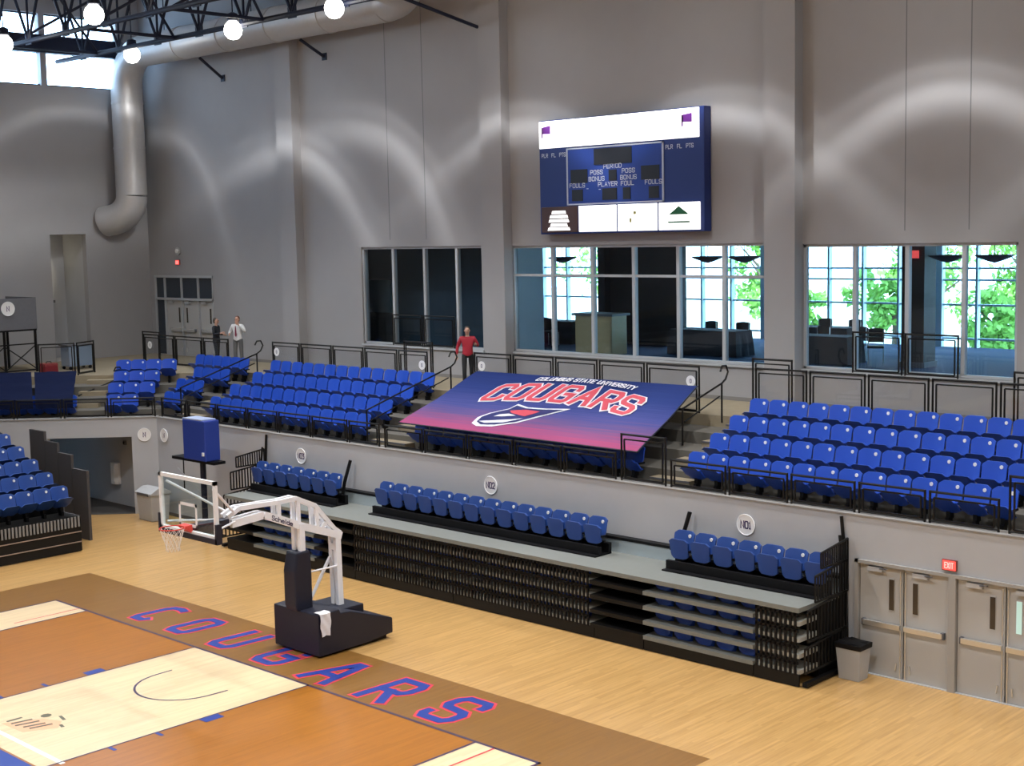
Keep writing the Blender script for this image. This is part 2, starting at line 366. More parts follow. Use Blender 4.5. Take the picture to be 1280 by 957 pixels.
def window(n, x0, x1, z0, z1, mull, trans=None, y=YU+.12):
    g = sgroup('window_%d' % n)
    fr = MB().box(x0, x1, y-.06, y+.06, z0, z0+.07).box(x0, x1, y-.06, y+.06, z1-.07, z1).box(x0, x0+.07, y-.06, y+.06, z0, z1).box(x1-.07, x1, y-.06, y+.06, z0, z1)
    fr.build('window_frame', FRAME, g)
    for m in mull: MB().box(m-.05, m+.05, y-.07, y+.07, z0+.07, z1-.07).build('mullion', FRAME, g)
    if trans: MB().box(x0+.07, x1-.07, y-.05, y+.05, trans-.035, trans+.035).build('transom', FRAME, g)
    xs = [x0]+list(mull)+[x1]
    for a, b in zip(xs, xs[1:]): MB().box(a+.05, b-.05, y-.006, y+.006, z0+.07, z1-.07).build('pane', GLASS, g)
    MB().box(x0-.04, x1+.04, YU-.06, YU+.06, z0-.06, z0).build('window_sill', FRAME, g)
window(1, *WIN[0], (-12.01, -10.5, -9.0))
window(2, *WIN[1], (-4.96, -3.42, -1.91, -.37, 1.13), 7.18)
window(3, *WIN[2], (4.99, 6.39, 7.81))

# --- left wall with clerestory band and the tall door recess
RC = (10.36, 11.85, CONZ, 8.75)
CLW = [(3.2, 10.38), (10.62, 13.6)]
lwm = MB().box(XL-.3, XL, -46, RC[0], 2.4, 14.3).box(XL-.3, XL, RC[1], YU+.3, 2.4, 14.3).box(XL-.3, XL, RC[0], RC[1], RC[3], 14.3)
lwm.box(XL-.3, XL, CLW[1][1], YU+.3, 14.3, ROOF).box(XL-.3, XL, -46, CLW[1][1], 16.95, ROOF).box(XL-.3, XL, -46, -40, 14.3, 16.95)
for a, b in ((10.38, 10.62), (-4.2, -3.9), (2.96, 3.2), (-11.2, -10.9), (-18.4, -18.1), (-25.6, -25.3), (-32.8,-32.5)): lwm.box(XL-.3, XL, a, b, 14.3, 16.95)
lwm.box(XL-.3, XL, -46, CLW[1][1], 15.55, 16.1)
struct(lwm, 'wall_left', WALL)
for i, (a, b) in enumerate([(10.62, 13.6), (3.2, 10.38), (-3.9, 2.96), (-10.9, -4.2)]):
    g = sgroup('window_%d' % (4+i))
    for z0, z1 in ((14.3, 15.55), (16.1, 16.95)):
        MB().box(XL-.16, XL-.14, a, b, z0, z1).build('pane', glass('clerestory_glass', (.95,.97,1), .02) if 'clerestory_glass' not in MATS else MATS['clerestory_glass'], g)
        MB().box(XL-.2, XL-.1, a, b, z0, z0+.05).box(XL-.2, XL-.1, a, b, z1-.05, z1).build('window_frame', STEEL, g)
struct(MB().box(XL, XL+.12, -46, 13.7, 15.5, 16.15), 'trim_20', STEEL)
rc = MB().box(XL-1.8, XL-.3, RC[0]-.2, RC[0], CONZ, 9).box(XL-1.8, XL-.3, RC[1], RC[1]+.2, CONZ, 9).box(XL-2, XL-1.8, RC[0]-.2, RC[1]+.2, CONZ, 9).box(XL-2, XL-.3, RC[0]-.2, RC[1]+.2, 8.75, 9).box(XL-2, XL, RC[0]-.2, RC[1]+.2, CONZ-.2, CONZ)
struct(rc, 'wall_recess', WALLW)
# --- the rest of the hall, behind and beside the viewer
struct(MB().box(28, 28.3, -46, YU+.3, 0, ROOF), 'wall_right', WALL)
struct(MB().box(XL, 28, -46.3, -46, 0, ROOF), 'wall_back', WALL)
struct(MB().box(XL-.3, 28.3, -46.3, YU+.3, ROOF, ROOF+.25), 'ceiling', CEIL)

# --- doors
def door_leaf(n, x0, x1, y, z0, h, hinge, lite=True, bar=True, litemat=None):
    g = sgroup('door_%d' % n)
    MB().box(x0+.012, x1-.012, y, y+.05, z0+.012, z0+h-.012).build('leaf', DOORM, g, bevel=.004)
    s = 1 if hinge < 0 else -1                 # s=1: meeting edge on the right
    xe = x1 if s > 0 else x0
    if lite:
        MB().box(xe-s*.30, xe-s*.18, y-.012, y+.002, z0+1.28, z0+1.90).build('lite_frame', DOORM, g)
        MB().box(xe-s*.29, xe-s*.19, y-.016, y-.010, z0+1.30, z0+1.88).build('lite_glass', litemat or mat('dark_lite_glass', (.05,.04,.03), .15), g)
    if bar:
        b = MB().box(min(xe-s*.04, xe-s*.80), max(xe-s*.04, xe-s*.80), y-.09, y-.03, z0+.95, z0+1.05).build('push_bar', CHROME, g, bevel=.008)
        MB().box(xe-s*.80-.03, xe-s*.80+.03, y-.08, y, z0+.94, z0+1.06).build('push_bar_end', DGREY, b)
    cl = MB().box(x0+.2, x0+.5, y-.07, y, z0+h-.12, z0+h-.04).build('door_closer', GREY, g)
    MB().bar((x0+.45, y-.06, z0+h-.06), (x0+.62, y-.13, z0+h-.03), .03, .02).build('closer_arm', DGREY, cl)
    MB().tube([(xe-s*.05, y-.03, z0+.02), (xe-s*.05, y-.03, z0+h-.06)], .012, 6).build('vertical_rod', CHROME, g)
    MB().bar((xe-s*.13, y-.02, z0+.30), (xe-s*.15, y-.03, z0+.16), .02).build('kick_stop', CHROME, g)
    return g
fr = MB().box(DX0, DX0+.07, YL-.06, YL+.28, 0, DH).box(DX1-.07, DX1, YL-.06, YL+.28, 0, DH).box(DX0, DX1, YL-.06, YL+.28, DH-.06, DH).box(11.14, 11.28, YL-.06, YL+.28, 0, DH-.06)
struct(fr, 'trim_21', mat('door_frame_paint', (.33,.32,.30), .55))
yd = YL+.02
door_leaf(1, 9.32, 10.23, yd, 0, 2.12, -1); door_leaf(2, 10.23, 11.14, yd, 0, 2.12, 1)
door_leaf(3, 11.28, 12.19, yd, 0, 2.12, -1); door_leaf(4, 12.19, 13.10, yd, 0, 2.12, 1, litemat=mat('daylit_lite_glass', (.4,.6,.55), .2, emit=(.55,.8,.75), es=.45))
struct(MB().box(DX0, DX1, YL+.1, YL+.3, 0, DH), 'wall_behind_doors', DGREY)
struct(MB().box(DX0, DX1, YL-.04, YL+.12, 0, .012), 'trim_23', GREY)
# upper doors with transom lights
df = MB()
for xx in (-26.35, -25.68, -24.5, -23.35, -22.36): df.box(xx-.0, xx+.06, YU-.03, YU+.12, CONZ, 7.05)
for z in (6.1, 6.98): df.box(-26.35, -22.3, YU-.03, YU+.12, z, z+.09)
struct(df, 'trim_22', FRAME)
DKG = mat('dark_room_glass', (.03,.04,.055), .12)
for i, (a, b) in enumerate(((-26.29,-25.68),(-25.62,-24.5),(-24.44,-23.35),(-23.29,-22.36))):
    struct(MB().box(a, b, YU+.04, YU+.06, 6.19, 6.98), 'window_%d' % (10+i), DKG)
struct(MB().box(-26.29, -25.68, YU+.04, YU+.08, CONZ, 6.1), 'window_14', DKG)
for i, (a, b, hh) in enumerate(((-25.62,-24.5,-1),(-24.44,-23.35,1),(-23.29,-22.36,-1))): door_leaf(5+i, a, b, YU+.05, CONZ, 2.17, hh)
struct(MB().box(-26.5, -22.2, YU+.2, YU+.3, CONZ-.4, 7.2), 'wall_behind_upper_doors', DGREY)
struct(MB().box(-26.35, -22.3, YU-.02, YU+.2, CONZ-.3, CONZ+.011), 'trim_24', GREY)
g = sgroup('door_8')
MB().box(XL-1.8, XL-1.74, 10.4, 11.3, CONZ, 6.1).build('leaf', mat('grey_door', (.30,.31,.33), .5), g)
MB().box(XL-1.74, XL-1.72, 10.5, 10.58, 4.9, 5.75).build('lite_glass', mat('lit_lite', (.8,.75,.6), .3, emit=(1,.9,.65), es=.5), g)
MB().box(XL-1.78, XL-1.7, 10.38, 11.35, 6.1, 6.2).build('door_head', DGREY, g)

# ================================================================== CLUB ROOM BEHIND THE WINDOWS
YX = 24.0
struct(MB().box(-19, 12, YU+.3, YX, CLUBZ-.15, CLUBZ), 'floor_club', CARPET)
struct(MB().box(-19, 12, YU+.3, YX+.2, 8.3, 8.5), 'ceiling_club', mat('club_ceiling', (.45,.47,.50), .9))
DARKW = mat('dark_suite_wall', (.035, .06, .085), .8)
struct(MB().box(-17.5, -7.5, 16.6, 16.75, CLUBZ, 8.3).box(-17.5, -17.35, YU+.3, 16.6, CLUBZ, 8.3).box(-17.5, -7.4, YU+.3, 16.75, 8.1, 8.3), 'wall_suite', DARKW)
struct(MB().box(-7.4, -7.25, YU+.3, 16.75, CLUBZ, 8.3), 'wall_suite_side', mat('pale_club_wall', (.50,.55,.58), .8))
struct(MB().box(12, 12.2, YU+.3, YX, CLUBZ, 8.3).box(-19.2, -19, YU+.3, YX, CLUBZ, 8.3), 'wall_club', MATS['pale_club_wall'])
struct(MB().box(-7.2, -4.3, 20, 20.3, CLUBZ, 8.3).box(-7.5,-7.2, 19.7, 20.6, CLUBZ, 8.3), 'wall_club_partition', mat('dark_partition', (.018,.022,.032), .7))
gx = sgroup('window_15')
x = -18.9; k = 0
while x < 11.9:
    wd = .26 if k % 5 == 2 else .07
    MB().box(x, x+wd, YX-.12, YX+.08, CLUBZ, 8.3).build('mullion', mat('haze_pale_mullion', (.62,.74,.78), .5), gx)  # pale teal puts haze into the colour of the backlit mullions
    x += 1.2+wd/2; k += 1
for z in (4.98, 6.0, 6.75, 7.1): MB().box(-19, 12, YX-.05, YX+.05, z-.03, z+.03).build('transom', MATS['haze_pale_mullion'], gx)
MB().box(-19, 12, YX-.01, YX+.01, CLUBZ, 8.3).build('pane', glass('outer_glass', (.93,.98,.98), .03), gx)
# dark board on suite wall
tag(MB().box(-15.7,-14.3,16.52,16.6,5.75,6.9).build('wall_board', mat('teal_board', (.10,.20,.25), .5)), 'teal wall board inside the dark suite behind the narrow window', 'board')
t = thing('columns_round', 'dark brown square column standing in the club room', 'column', (4.95, 18, CLUBZ))
t.name = 'square_column'
MB().box(-.32,.32,-.32,.32,0,3.58).build('shaft', mat('brown_column', (.06,.045,.04), .6), t)
MB().box(-.36,.36,-.36,.36,0,.14).build('base_trim', DGREY, t)
EXR = MB().box(-.17,.17,-.36,-.33,2.85,3.05).build('exit_sign_face', EXIT, t)
t = thing('wood_counter', 'tan wooden service counter with a dark top in the club room', 'counter', (-4.6, 16.4, CLUBZ))
TANW = mat('tan_laminate', (.42,.31,.16), .5, noise=.08)
MB().box(-.72,.72,-.35,.35,.05,1.2).build('body', TANW, t, bevel=.01)
MB().box(-.80,.80,-.42,.42,1.2,1.27).build('counter_top', DGREY, t)
MB().box(-.70,-.05,-.37,-.35,.1,1.05).build('door', TANW, t); MB().box(.05,.70,-.37,-.35,.1,1.05).build('door', TANW, t)
MB().box(-.70,.70,-.33,.33,0,.05).build('plinth', DGREY, t)
def club_table(x, y, ln, label):
    t = thing('club_table', label, 'table', (x, y, CLUBZ), 0, 'draped tables in the club room')
    m = mat('dark_table_cloth', (.012,.014,.022), .8)
    MB().box(-ln/2, ln/2, -.4, .4, .72, .76).build('table_top', m, t)
    pts = []
    for z in (.72, .35, .02):
        o = .02+(.72-z)*.06
        for kx in range(25):
            a = kx/24*6.28319; rr = 1+.03*math.sin(kx*2.4)*(.72-z)
            cx, sy = math.cos(a), math.sin(a); q = max(abs(cx), abs(sy))
            pts.append(((ln/2+o)*cx/q*rr, (.4+o)*sy/q*rr, z))
    MB().grid(pts, 25).build('cloth_skirt', m, t)
    return t
club_table(-1.75, 18.0, 2.4, 'long dark draped table standing before the club partition')
club_table(2.3, 17.6, 2.0, 'dark draped table beside the brown column'); club_table(.6, 20.5, 2.0, 'dark draped table by the outer glazing'); club_table(-8.8, 19.2, 1.8, 'dark draped table left of the wooden counter')
CHM = mat('black_chair', (.015,.017,.022), .5)
def club_chair():
    t = thing('club_chair', '', 'chair')
    MB().box(-.22,.22,-.22,.22,.42,.48).build('seat', CHM, t, bevel=.015)
    pts = [(x, .23+.03*math.cos(x*5)+.06*(z-.55), z+(.04*math.cos(x*6) if z > .85 else 0)) for z in (.55,.7,.9) for x in (-.22,-.11,0,.11,.22)]
    pts2 = [(p[0], p[1]+.03, p[2]) for p in pts]
    m = MB().grid(pts, 5); m.grid(pts2, 5); m.build('backrest', CHM, t)
    for sx in (-.2,.2):
        MB().tube([(sx,-.2,0),(sx,-.2,.44)], .012, 6).build('leg', CHROME, t); MB().tube([(sx,.22,0),(sx,.22,.9)], .012, 6).build('leg', CHROME, t)
    return t
ch0 = club_chair(); first = True
for x, y, rz, lb in ((-2.4,18.75,0,'black chair tucked behind the long draped table'),(-1.2,18.75,.2,'black chair tucked behind the long draped table'),(1.7,18.45,0,'black chair behind the table beside the brown column'),(2.8,18.5,-.2,'black chair behind the table beside the brown column'),
                 (.1,21.2,.1,'black chair at the table by the outer glazing'),(1.1,21.2,0,'black chair at the table by the outer glazing'),(-9.2,18.3,3.0,'black chair at the table left of the counter'),(-8.4,18.3,3.3,'black chair at the table left of the counter'),(-8.7,19.95,0,'black chair behind the table left of the counter'),(3.6,18.2,.5,'black chair standing alone near the column')):
    o = ch0 if first else copy_tree(ch0); first = False
    o.location = (x, y, CLUBZ); o.rotation_euler.z = rz; o['label'] = lb; o['group'] = 'black chairs in the club room'
def pendant(x, y, z, lb):
    t = thing('pendant_light', lb, 'lamp', (x, y, z), 0, 'dark bowl pendants in the club room')
    MB().lathe([(.02,-.12),(.16,-.08),(.42,.02),(.5,.07),(.47,.08),(.35,.03),(.02,-.04)], 20).build('bowl', mat('bronze_bowl', (.03,.035,.04), .5), t, smooth=True)
    MB().tube([(0,0,-.06),(0,0,8.3-z)], .012, 6).build('stem', DGREY, t)
for x, lb in ((-7.54,'dark bowl pendant lamp hanging left of the wooden counter'),(-1.79,'dark bowl pendant lamp hanging over the long draped table'),(-.50,'dark bowl pendant lamp hanging over the long draped table'),(5.75,'dark bowl pendant lamp hanging beside the brown column'),(7.0,'dark bowl pendant lamp hanging at the end of the wide window')): pendant(x, 18, 7.56, lb)

# --- outdoors beyond the club room
struct(MB().box(-60, 30, YX+.3, 90, 3.4, 3.6), 'ground_outside', mat('lawn_and_paving', (.55,.58,.48), .9, noise=.2, nscale=.5))
LEAF = mat('sunlit_leaf', (.20,.42,.06), .6, noise=.3, nscale=2); BARK = mat('bark', (.14,.10,.07), .9)
def tree(x, y, h, rad, seed, lb):
    rnd = random.Random(seed); t = thing('leafy_tree', lb, 'tree', (x, y, 3.6), 0, 'trees outside the club room glazing')
    MB().tube([(0,0,0),(.05,0,h*.3),(0,.1,h*.55),(.1,.1,h*.8)], [.18,.14,.1,.05], 8).build('trunk', BARK, t)
    for k in range(5):
        a = k*1.26+rnd.random(); MB().tube([(0,0,h*(.3+.08*k)),(math.cos(a)*rad*.45, math.sin(a)*rad*.45, h*(.42+.09*k)),(math.cos(a)*rad*.8, math.sin(a)*rad*.8, h*(.5+.1*k))], [.07,.05,.02], 6).build('branch', BARK, t)
    m = MB()
    cl = [(rnd.gauss(0,.45)*rad, rnd.gauss(0,.45)*rad, h*(.3+.65*rnd.random())) for _ in range(26)]
    for c in cl:
        for _ in range(60):
            p = Vector(c)+Vector((rnd.gauss(0,.3), rnd.gauss(0,.3), rnd.gauss(0,.25)))*rad*.55
            a = Vector((rnd.uniform(-1,1), rnd.uniform(-1,1), rnd.uniform(-1,1))).normalized(); b = a.orthogonal().normalized()
            s = .10+.08*rnd.random(); m.add([p-a*s, p+b*s*.5, p+a*s, p-b*s*.5], [(0,1,2,3)])
    m.build('foliage', LEAF, t, kind='stuff')
for i, (x, y, h, rad) in enumerate(((-7.5,30,5.2,1.5),(-2.6,33,5.6,1.7),(-.6,27,3.4,1.0),(1.6,33,4.6,1.5),(7.5,36,6.0,1.8),(-4.4,27,2.6,.9),(3.0,27,2.7,.9),(5.0,31,6.0,1.5),(-22,38,7.0,2.0))):
    tree(x, y, h, rad, i, 'leafy green tree outside the club room glazing' if h > 3 else 'low leafy bush outside the club room glazing')

# ================================================================== ROOF STEEL, DUCT, LAMPS
def truss(y, label):
    t = thing('roof_truss', label, 'truss', (0, y, 15.2), 0, 'navy steel roof trusses')
    MB().tube([(XL+.1,0,0),(27.8,0,0)], .085, 8).build('bottom_chord', STEEL, t); MB().tube([(XL+.1,0,2.3),(27.8,0,2.3)], .09, 8).build('top_chord', STEEL, t)
    x = XL+.8; k = 0
    while x < 26:
        MB().tube([(x,0,2.3),(x+1.25,0,0)], .055, 6).build('diagonal', STEEL, t); MB().tube([(x+1.25,0,0),(x+2.5,0,2.3)], .055, 6).build('diagonal', STEEL, t)
        if x < 0: MB().tube([(x+1.25,0,0),(x+1.25,0,2.3)], .045, 6).build('vertical_web', STEEL, t); MB().box(x+1.05,x+1.45,-.02,.02,-.12,.22).build('gusset_plate', STEEL, t)
        x += 2.5; k += 1
for y, lb in ((11.0,'navy steel roof truss alongside the round duct'),(7.6,'navy steel roof truss one bay out from the duct'),(1.0,'navy steel roof truss over the baseline'),(-6.0,'navy steel roof truss over the free-throw lane')): truss(y, lb)
for i, x in enumerate((-23.6, -18.6, -13.6)):
    t = thing('cross_brace', 'navy steel cross brace between the two trusses nearest the duct', 'brace', (x, 0, 15.2), 0, 'cross braces between roof trusses')
    MB().tube([(0,7.6,0),(2.4,11.0,2.3)], .05, 6).build('rod', STEEL, t); MB().tube([(0,11.0,0),(2.4,7.6,2.3)], .05, 6).build('rod', STEEL, t)
    MB().tube([(.05,7.6,0),(.05,11.0,0)], .06, 6).build('strut', STEEL, t)
for i, (x, z, ye, ze, lb) in enumerate(((-21.05,14.32,13.76,15.03,'short black strut from the end wall to the duct near the corner'),(-15.1,14.5,13.76,15.03,'short black strut from the end wall to the duct beside the pilaster'),(-7.4,14.5,11.14,15.22,'long black knee brace from the end wall up to the truss'))):
    tag(MB().tube([(x, YU-.04, z), (x-.25, ye, ze)], .055, 8).add([(x-.12,YU-.012,z-.12),(x+.12,YU-.012,z-.12),(x+.12,YU-.012,z+.12),(x-.12,YU-.012,z+.12),(x-.12,YU-.04,z-.12),(x+.12,YU-.04,z-.12),(x+.12,YU-.04,z+.12),(x-.12,YU-.04,z+.12)],[(0,1,2,3),(4,7,6,5),(0,4,5,1),(1,5,6,2),(2,6,7,3),(3,7,4,0)]).build('knee_brace', STEEL), lb, 'brace', 'braces on the end wall')
# round duct: run along the wall, elbow, drop, outlet elbow
dr = .58
t = thing('ventilation_duct', 'large round metal air duct running under the roof and dropping down the corner', 'duct', (0, 0, 0))
zc = 15.55
run = [(x, 13.3, zc) for x in (-10.4, -13.2, -16, -18.8, -21.6, -24.3)]
MB().tube(run, dr, 28).build('straight_run', GALV, t, smooth=True)
elb = [(-24.3-1.3*math.sin(a), 13.3, zc-1.3+1.3*math.cos(a)) for a in [k*math.pi/16 for k in range(9)]]
MB().tube(elb, dr, 28).build('elbow', GALV, t, smooth=True)
xd = -25.6
MB().tube([(xd, 13.3, zc-1.3), (xd, 13.3, 10.2)], dr*1.02, 28).build('drop', GALV, t, smooth=True)
MB().tube([(xd-.95*(1-math.cos(a)), 13.3-.55*(1-math.cos(a)), 10.2-.95*math.sin(a)) for a in [k*math.pi/16 for k in range(9)]]+[(XL+.02, 12.7, 9.22)], dr*1.02, 28).build('outlet_elbow', GALV, t, smooth=True)
for x in (-13.2, -16, -18.8, -21.6): MB().tube([(x-.03,13.3,zc),(x+.03,13.3,zc)], dr+.025, 28).build('seam_band', GALV, t)
for z in (13.7, 12.0): MB().tube([(xd,13.3,z-.03),(xd,13.3,z+.03)], dr+.03, 28).build('seam_band', GALV, t)
MB().tube([(-10.4+1.7*math.sin(a), 13.3-1.7*(1-math.cos(a)), zc+.25*a) for a in [k*math.pi/16 for k in range(9)]]+[(-8.7, 9.6, zc+.4), (-8.7, 3, zc+.6)], [dr+.02*k for k in range(9)]+[.78,.78], 28).build('branch_elbow', GALV, t, smooth=True)
for x in (-12, -17.4, -22.8): MB().tube([(x,13.3,zc+dr),(x,13.3,ROOF)], .02, 6).build('hanger_rod', STEEL, t)

GLOBE = mat('lit_lamp_globe', (1,1,1), .5, emit=(1,.97,.90), es=14)
def high_bay_parts(t, z):
    MB().lathe([(.05,.55),(.16,.50),(.18,.30),(.12,.26)], 16).build('ballast_housing', STEEL, t, smooth=True)
    MB().tube([(0,0,.5),(0,0,ROOF-z)], .02, 6).build('hanger', STEEL, t)
    MB().lathe([(.01,-.30),(.16,-.26),(.26,-.14),(.29,0),(.25,.15),(.14,.27),(.02,.29)], 18).build('globe', GLOBE, t, smooth=True)
def spot(name, parent, power, size, blend, aim=(0,0,-1), col=(.98,.985,1), rad=.3):
    ld = bpy.data.lights.new(name, 'SPOT'); ld.energy = power; ld.spot_size = size; ld.spot_blend = blend; ld.color = col; ld.shadow_soft_size = rad
    o = bpy.data.objects.new(name, ld); C.objects.link(o); o.parent = parent; o.location = (0,0,-.42)
    o.rotation_euler = Vector(aim).to_track_quat('-Z', 'Y').to_euler(); return o
def scallop(ld):
    """reflector photometry: a bright ring near the cut-off angle"""
    ld.use_nodes = True; nt = ld.node_tree; em = nt.nodes['Emission']
    tc = nt.nodes.new('ShaderNodeTexCoord'); s = nt.nodes.new('ShaderNodeSeparateXYZ'); nt.links.new(tc.outputs['Normal'], s.inputs[0])
    ab = nt.nodes.new('ShaderNodeMath'); ab.operation = 'ABSOLUTE'; nt.links.new(s.outputs['Z'], ab.inputs[0])
    ac = nt.nodes.new('ShaderNodeMath'); ac.operation = 'ARCCOSINE'; nt.links.new(ab.outputs[0], ac.inputs[0])
    dg = nt.nodes.new('ShaderNodeMath'); dg.operation = 'DIVIDE'; dg.inputs[1].default_value = math.pi/2; nt.links.new(ac.outputs[0], dg.inputs[0])
    cr = nt.nodes.new('ShaderNodeValToRGB'); nt.links.new(dg.outputs[0], cr.inputs[0])
    e = cr.color_ramp.elements; e[0].position = 0; e[0].color = (.05,.05,.05,1); e[1].position = 1; e[1].color = (0,0,0,1)
    for p, v in ((.36,.07),(.43,.16),(.470,.75),(.492,.98),(.512,.62),(.532,.28),(.556,.36),(.578,.12),(.63,.05)):
        q = e.new(p); q.color = (v,v,v,1)
    nt.links.new(cr.outputs[0], em.inputs['Strength'])
WROW = [(-21.8,11.3,-25.6),(-14.8,10.7,-17.0),(-9.5,10.5,-13.2),(-4.6,11.2,-5.8),(.9,11.2,.9),(7.4,11.2,7.4),(13.6,11.2,13.6)]
for i, (x, y, xs) in enumerate(WROW):
    t = thing('high_bay_light', ('glowing high-bay lamp hanging at the elbow of the round duct', 'glowing high-bay lamp hanging before the straight run of the duct', 'glowing high-bay lamp hanging near the far end of the duct run')[i] if i < 3 else 'glowing high-bay lamp hanging close to the end wall', 'lamp', (x, y, 15.0), 0, 'high-bay lamps beside the end wall')
    high_bay_parts(t, 15.0)
    o = spot('lamp_light', t, SCALLOP_POWER*(.3 if i == 0 else 1), R(170), .1, ((xs-x)*.17, .05, -1), rad=.12); scallop(o.data)
    d_ = .42
HB = [(-21.9,6.6),(-14.7,5.8),(-7.4,5.8),(0,5.8),(7.4,5.8),(15,5.8)]
for y in (-3, -13, -23, -33): HB += [(x, y) for x in (-18, -8, 2, 12, 22) if not (x == -18 and y > -20)]
for i, (x, y) in enumerate(HB):
    t = thing('high_bay_light', 'glowing high-bay lamp hanging from the truss one bay out' if i < 6 else 'glowing high-bay lamp hanging over the court', 'lamp', (x, y, 15.0), 0, 'high-bay lamps over the court')
    high_bay_parts(t, 15.0); spot('lamp_light', t, LAMP_POWER*(.4 if i == 0 else 1), R(128), .7)
# small warm downlight in the ceiling of the door recess
t = thing('recess_downlight', 'small warm downlight in the ceiling of the tall door recess', 'lamp', (XL-1.2, 10.8, 8.73))
MB().lathe([(.12,.02),(.12,-.04),(.08,-.05)], 14).build('trim_ring', WHITE, t)
MB().lathe([(.001,-.045),(.08,-.045)], 14).build('lens', mat('warm_lens', (1,.9,.7), .5, emit=(1,.85,.55), es=6), t)
o = spot('lamp_light', t, 150, R(100), .6, (-.7,-.45,-1), (1,.85,.58), .06); o.location = (0,0,-.08)


# ================================================================== SCOREBOARD
SBX0, SBX1, SBZ0, SBZ1, SBY = -5.04, .80, 8.38, 11.63, YU-.32
t = thing('scoreboard', 'large blue electronic scoreboard with white header mounted on the end wall', 'scoreboard', (0, SBY, 0))
SBB = mat('scoreboard_blue', (.010,.030,.17), .5); SBI = mat('scoreboard_inner_blue', (.012,.045,.27), .5)
LIT = mat('backlit_white_panel', (.9,.9,.9), .5, emit=(1,1,.99), es=1.1); TXT = mat('scoreboard_lettering', (.55,.60,.72), .5)
DIG = mat('dark_digit_display', (.010,.011,.016), .5); SBLINE = mat('pale_line', (.45,.50,.62), .5)
MB().box(SBX0, SBX1, 0, .30, SBZ0, SBZ1).build('cabinet', SBB, t, bevel=.02)
hd = MB().box(SBX0+.04, SBX1-.14, -.05, 0, SBZ1-.80, SBZ1-.03).build('header_panel', LIT, t, bevel=.02)
PURP = mat('purple_emblem', (.20,.03,.35), .5)
for x in (SBX0+.32, SBX1-.52):
    MB().add([(x-.17,-.055,SBZ1-.38),(x+.17,-.055,SBZ1-.40),(x+.17,-.055,SBZ1-.16),(x-.17,-.055,SBZ1-.20)],[(0,1,2,3)]).add([(x-.17,-.055,SBZ1-.5),(x-.12,-.055,SBZ1-.5),(x-.12,-.055,SBZ1-.2),(x-.17,-.055,SBZ1-.2)],[(0,1,2,3)]).build('flag_emblem', PURP, hd)
MB().box(-3.95, -.55, -.02, 0, 9.22, SBZ1-.84).build('centre_panel', SBI, t)
fr = MB()
for a, b, c, d in ((-3.98,-.52,9.19,9.23),(-3.98,-.52,SBZ1-.88,SBZ1-.84),(-3.98,-3.93,9.19,SBZ1-.84),(-.57,-.52,9.19,SBZ1-.84)): fr.box(a, b, -.03, -.0, c, d)
fr.build('centre_border', SBLINE, t)
for a, b, c, d in ((-2.95,-1.6,10.28,10.72),(-3.82,-3.2,9.80,10.18),(-1.28,-.66,9.80,10.18),(-2.42,-2.14,9.82,10.12),(-3.78,-3.38,9.30,9.62),(-2.66,-2.14,9.30,9.62),(-1.92,-1.66,9.30,9.62),(-1.02,-.68,9.30,9.62)):
    MB().box(a, b, -.035, -.02, c, d).build('digit_display', DIG, t)
def sbtext(txt, xc, z, h, w, gap, m=TXT, y=-.03):
    tw = text_width(txt, w, gap)
    strokes(text_polys(txt, xc-tw/2, z, w, h, gap), h*.17, lambda u, v: (u, y, v), (0,-.0006,0)).build('lettering', m, t)
sbtext('PERIOD', -2.28, 10.17, .11, .085, .035); sbtext('POSS', -2.86, 10.02, .11, .085, .035); sbtext('POSS', -1.72, 10.02, .11, .085, .035)
sbtext('BONUS', -2.86, 9.84, .11, .085, .035); sbtext('BONUS', -1.72, 9.84, .11, .085, .035); sbtext('PLAYER', -2.46, 9.68, .11, .085, .035); sbtext('FOUL', -1.76, 9.68, .11, .085, .035)
sbtext('FOULS', -3.58, 9.68, .11, .085, .035); sbtext('FOULS', -.86, 9.68, .11, .085, .035); sbtext('-', -3.2, 9.58, .10, .07, .02); sbtext('-', -2.75, 9.55, .10, .07, .02)
for x in (-4.50, -.02):
    for k, s_ in enumerate(('PLR', 'FL', 'PTS')): sbtext(s_, x-.32+.34*k, 10.58, .10, .06, .025, y=-.006)
pw = (SBX1-SBX0-.14)/4
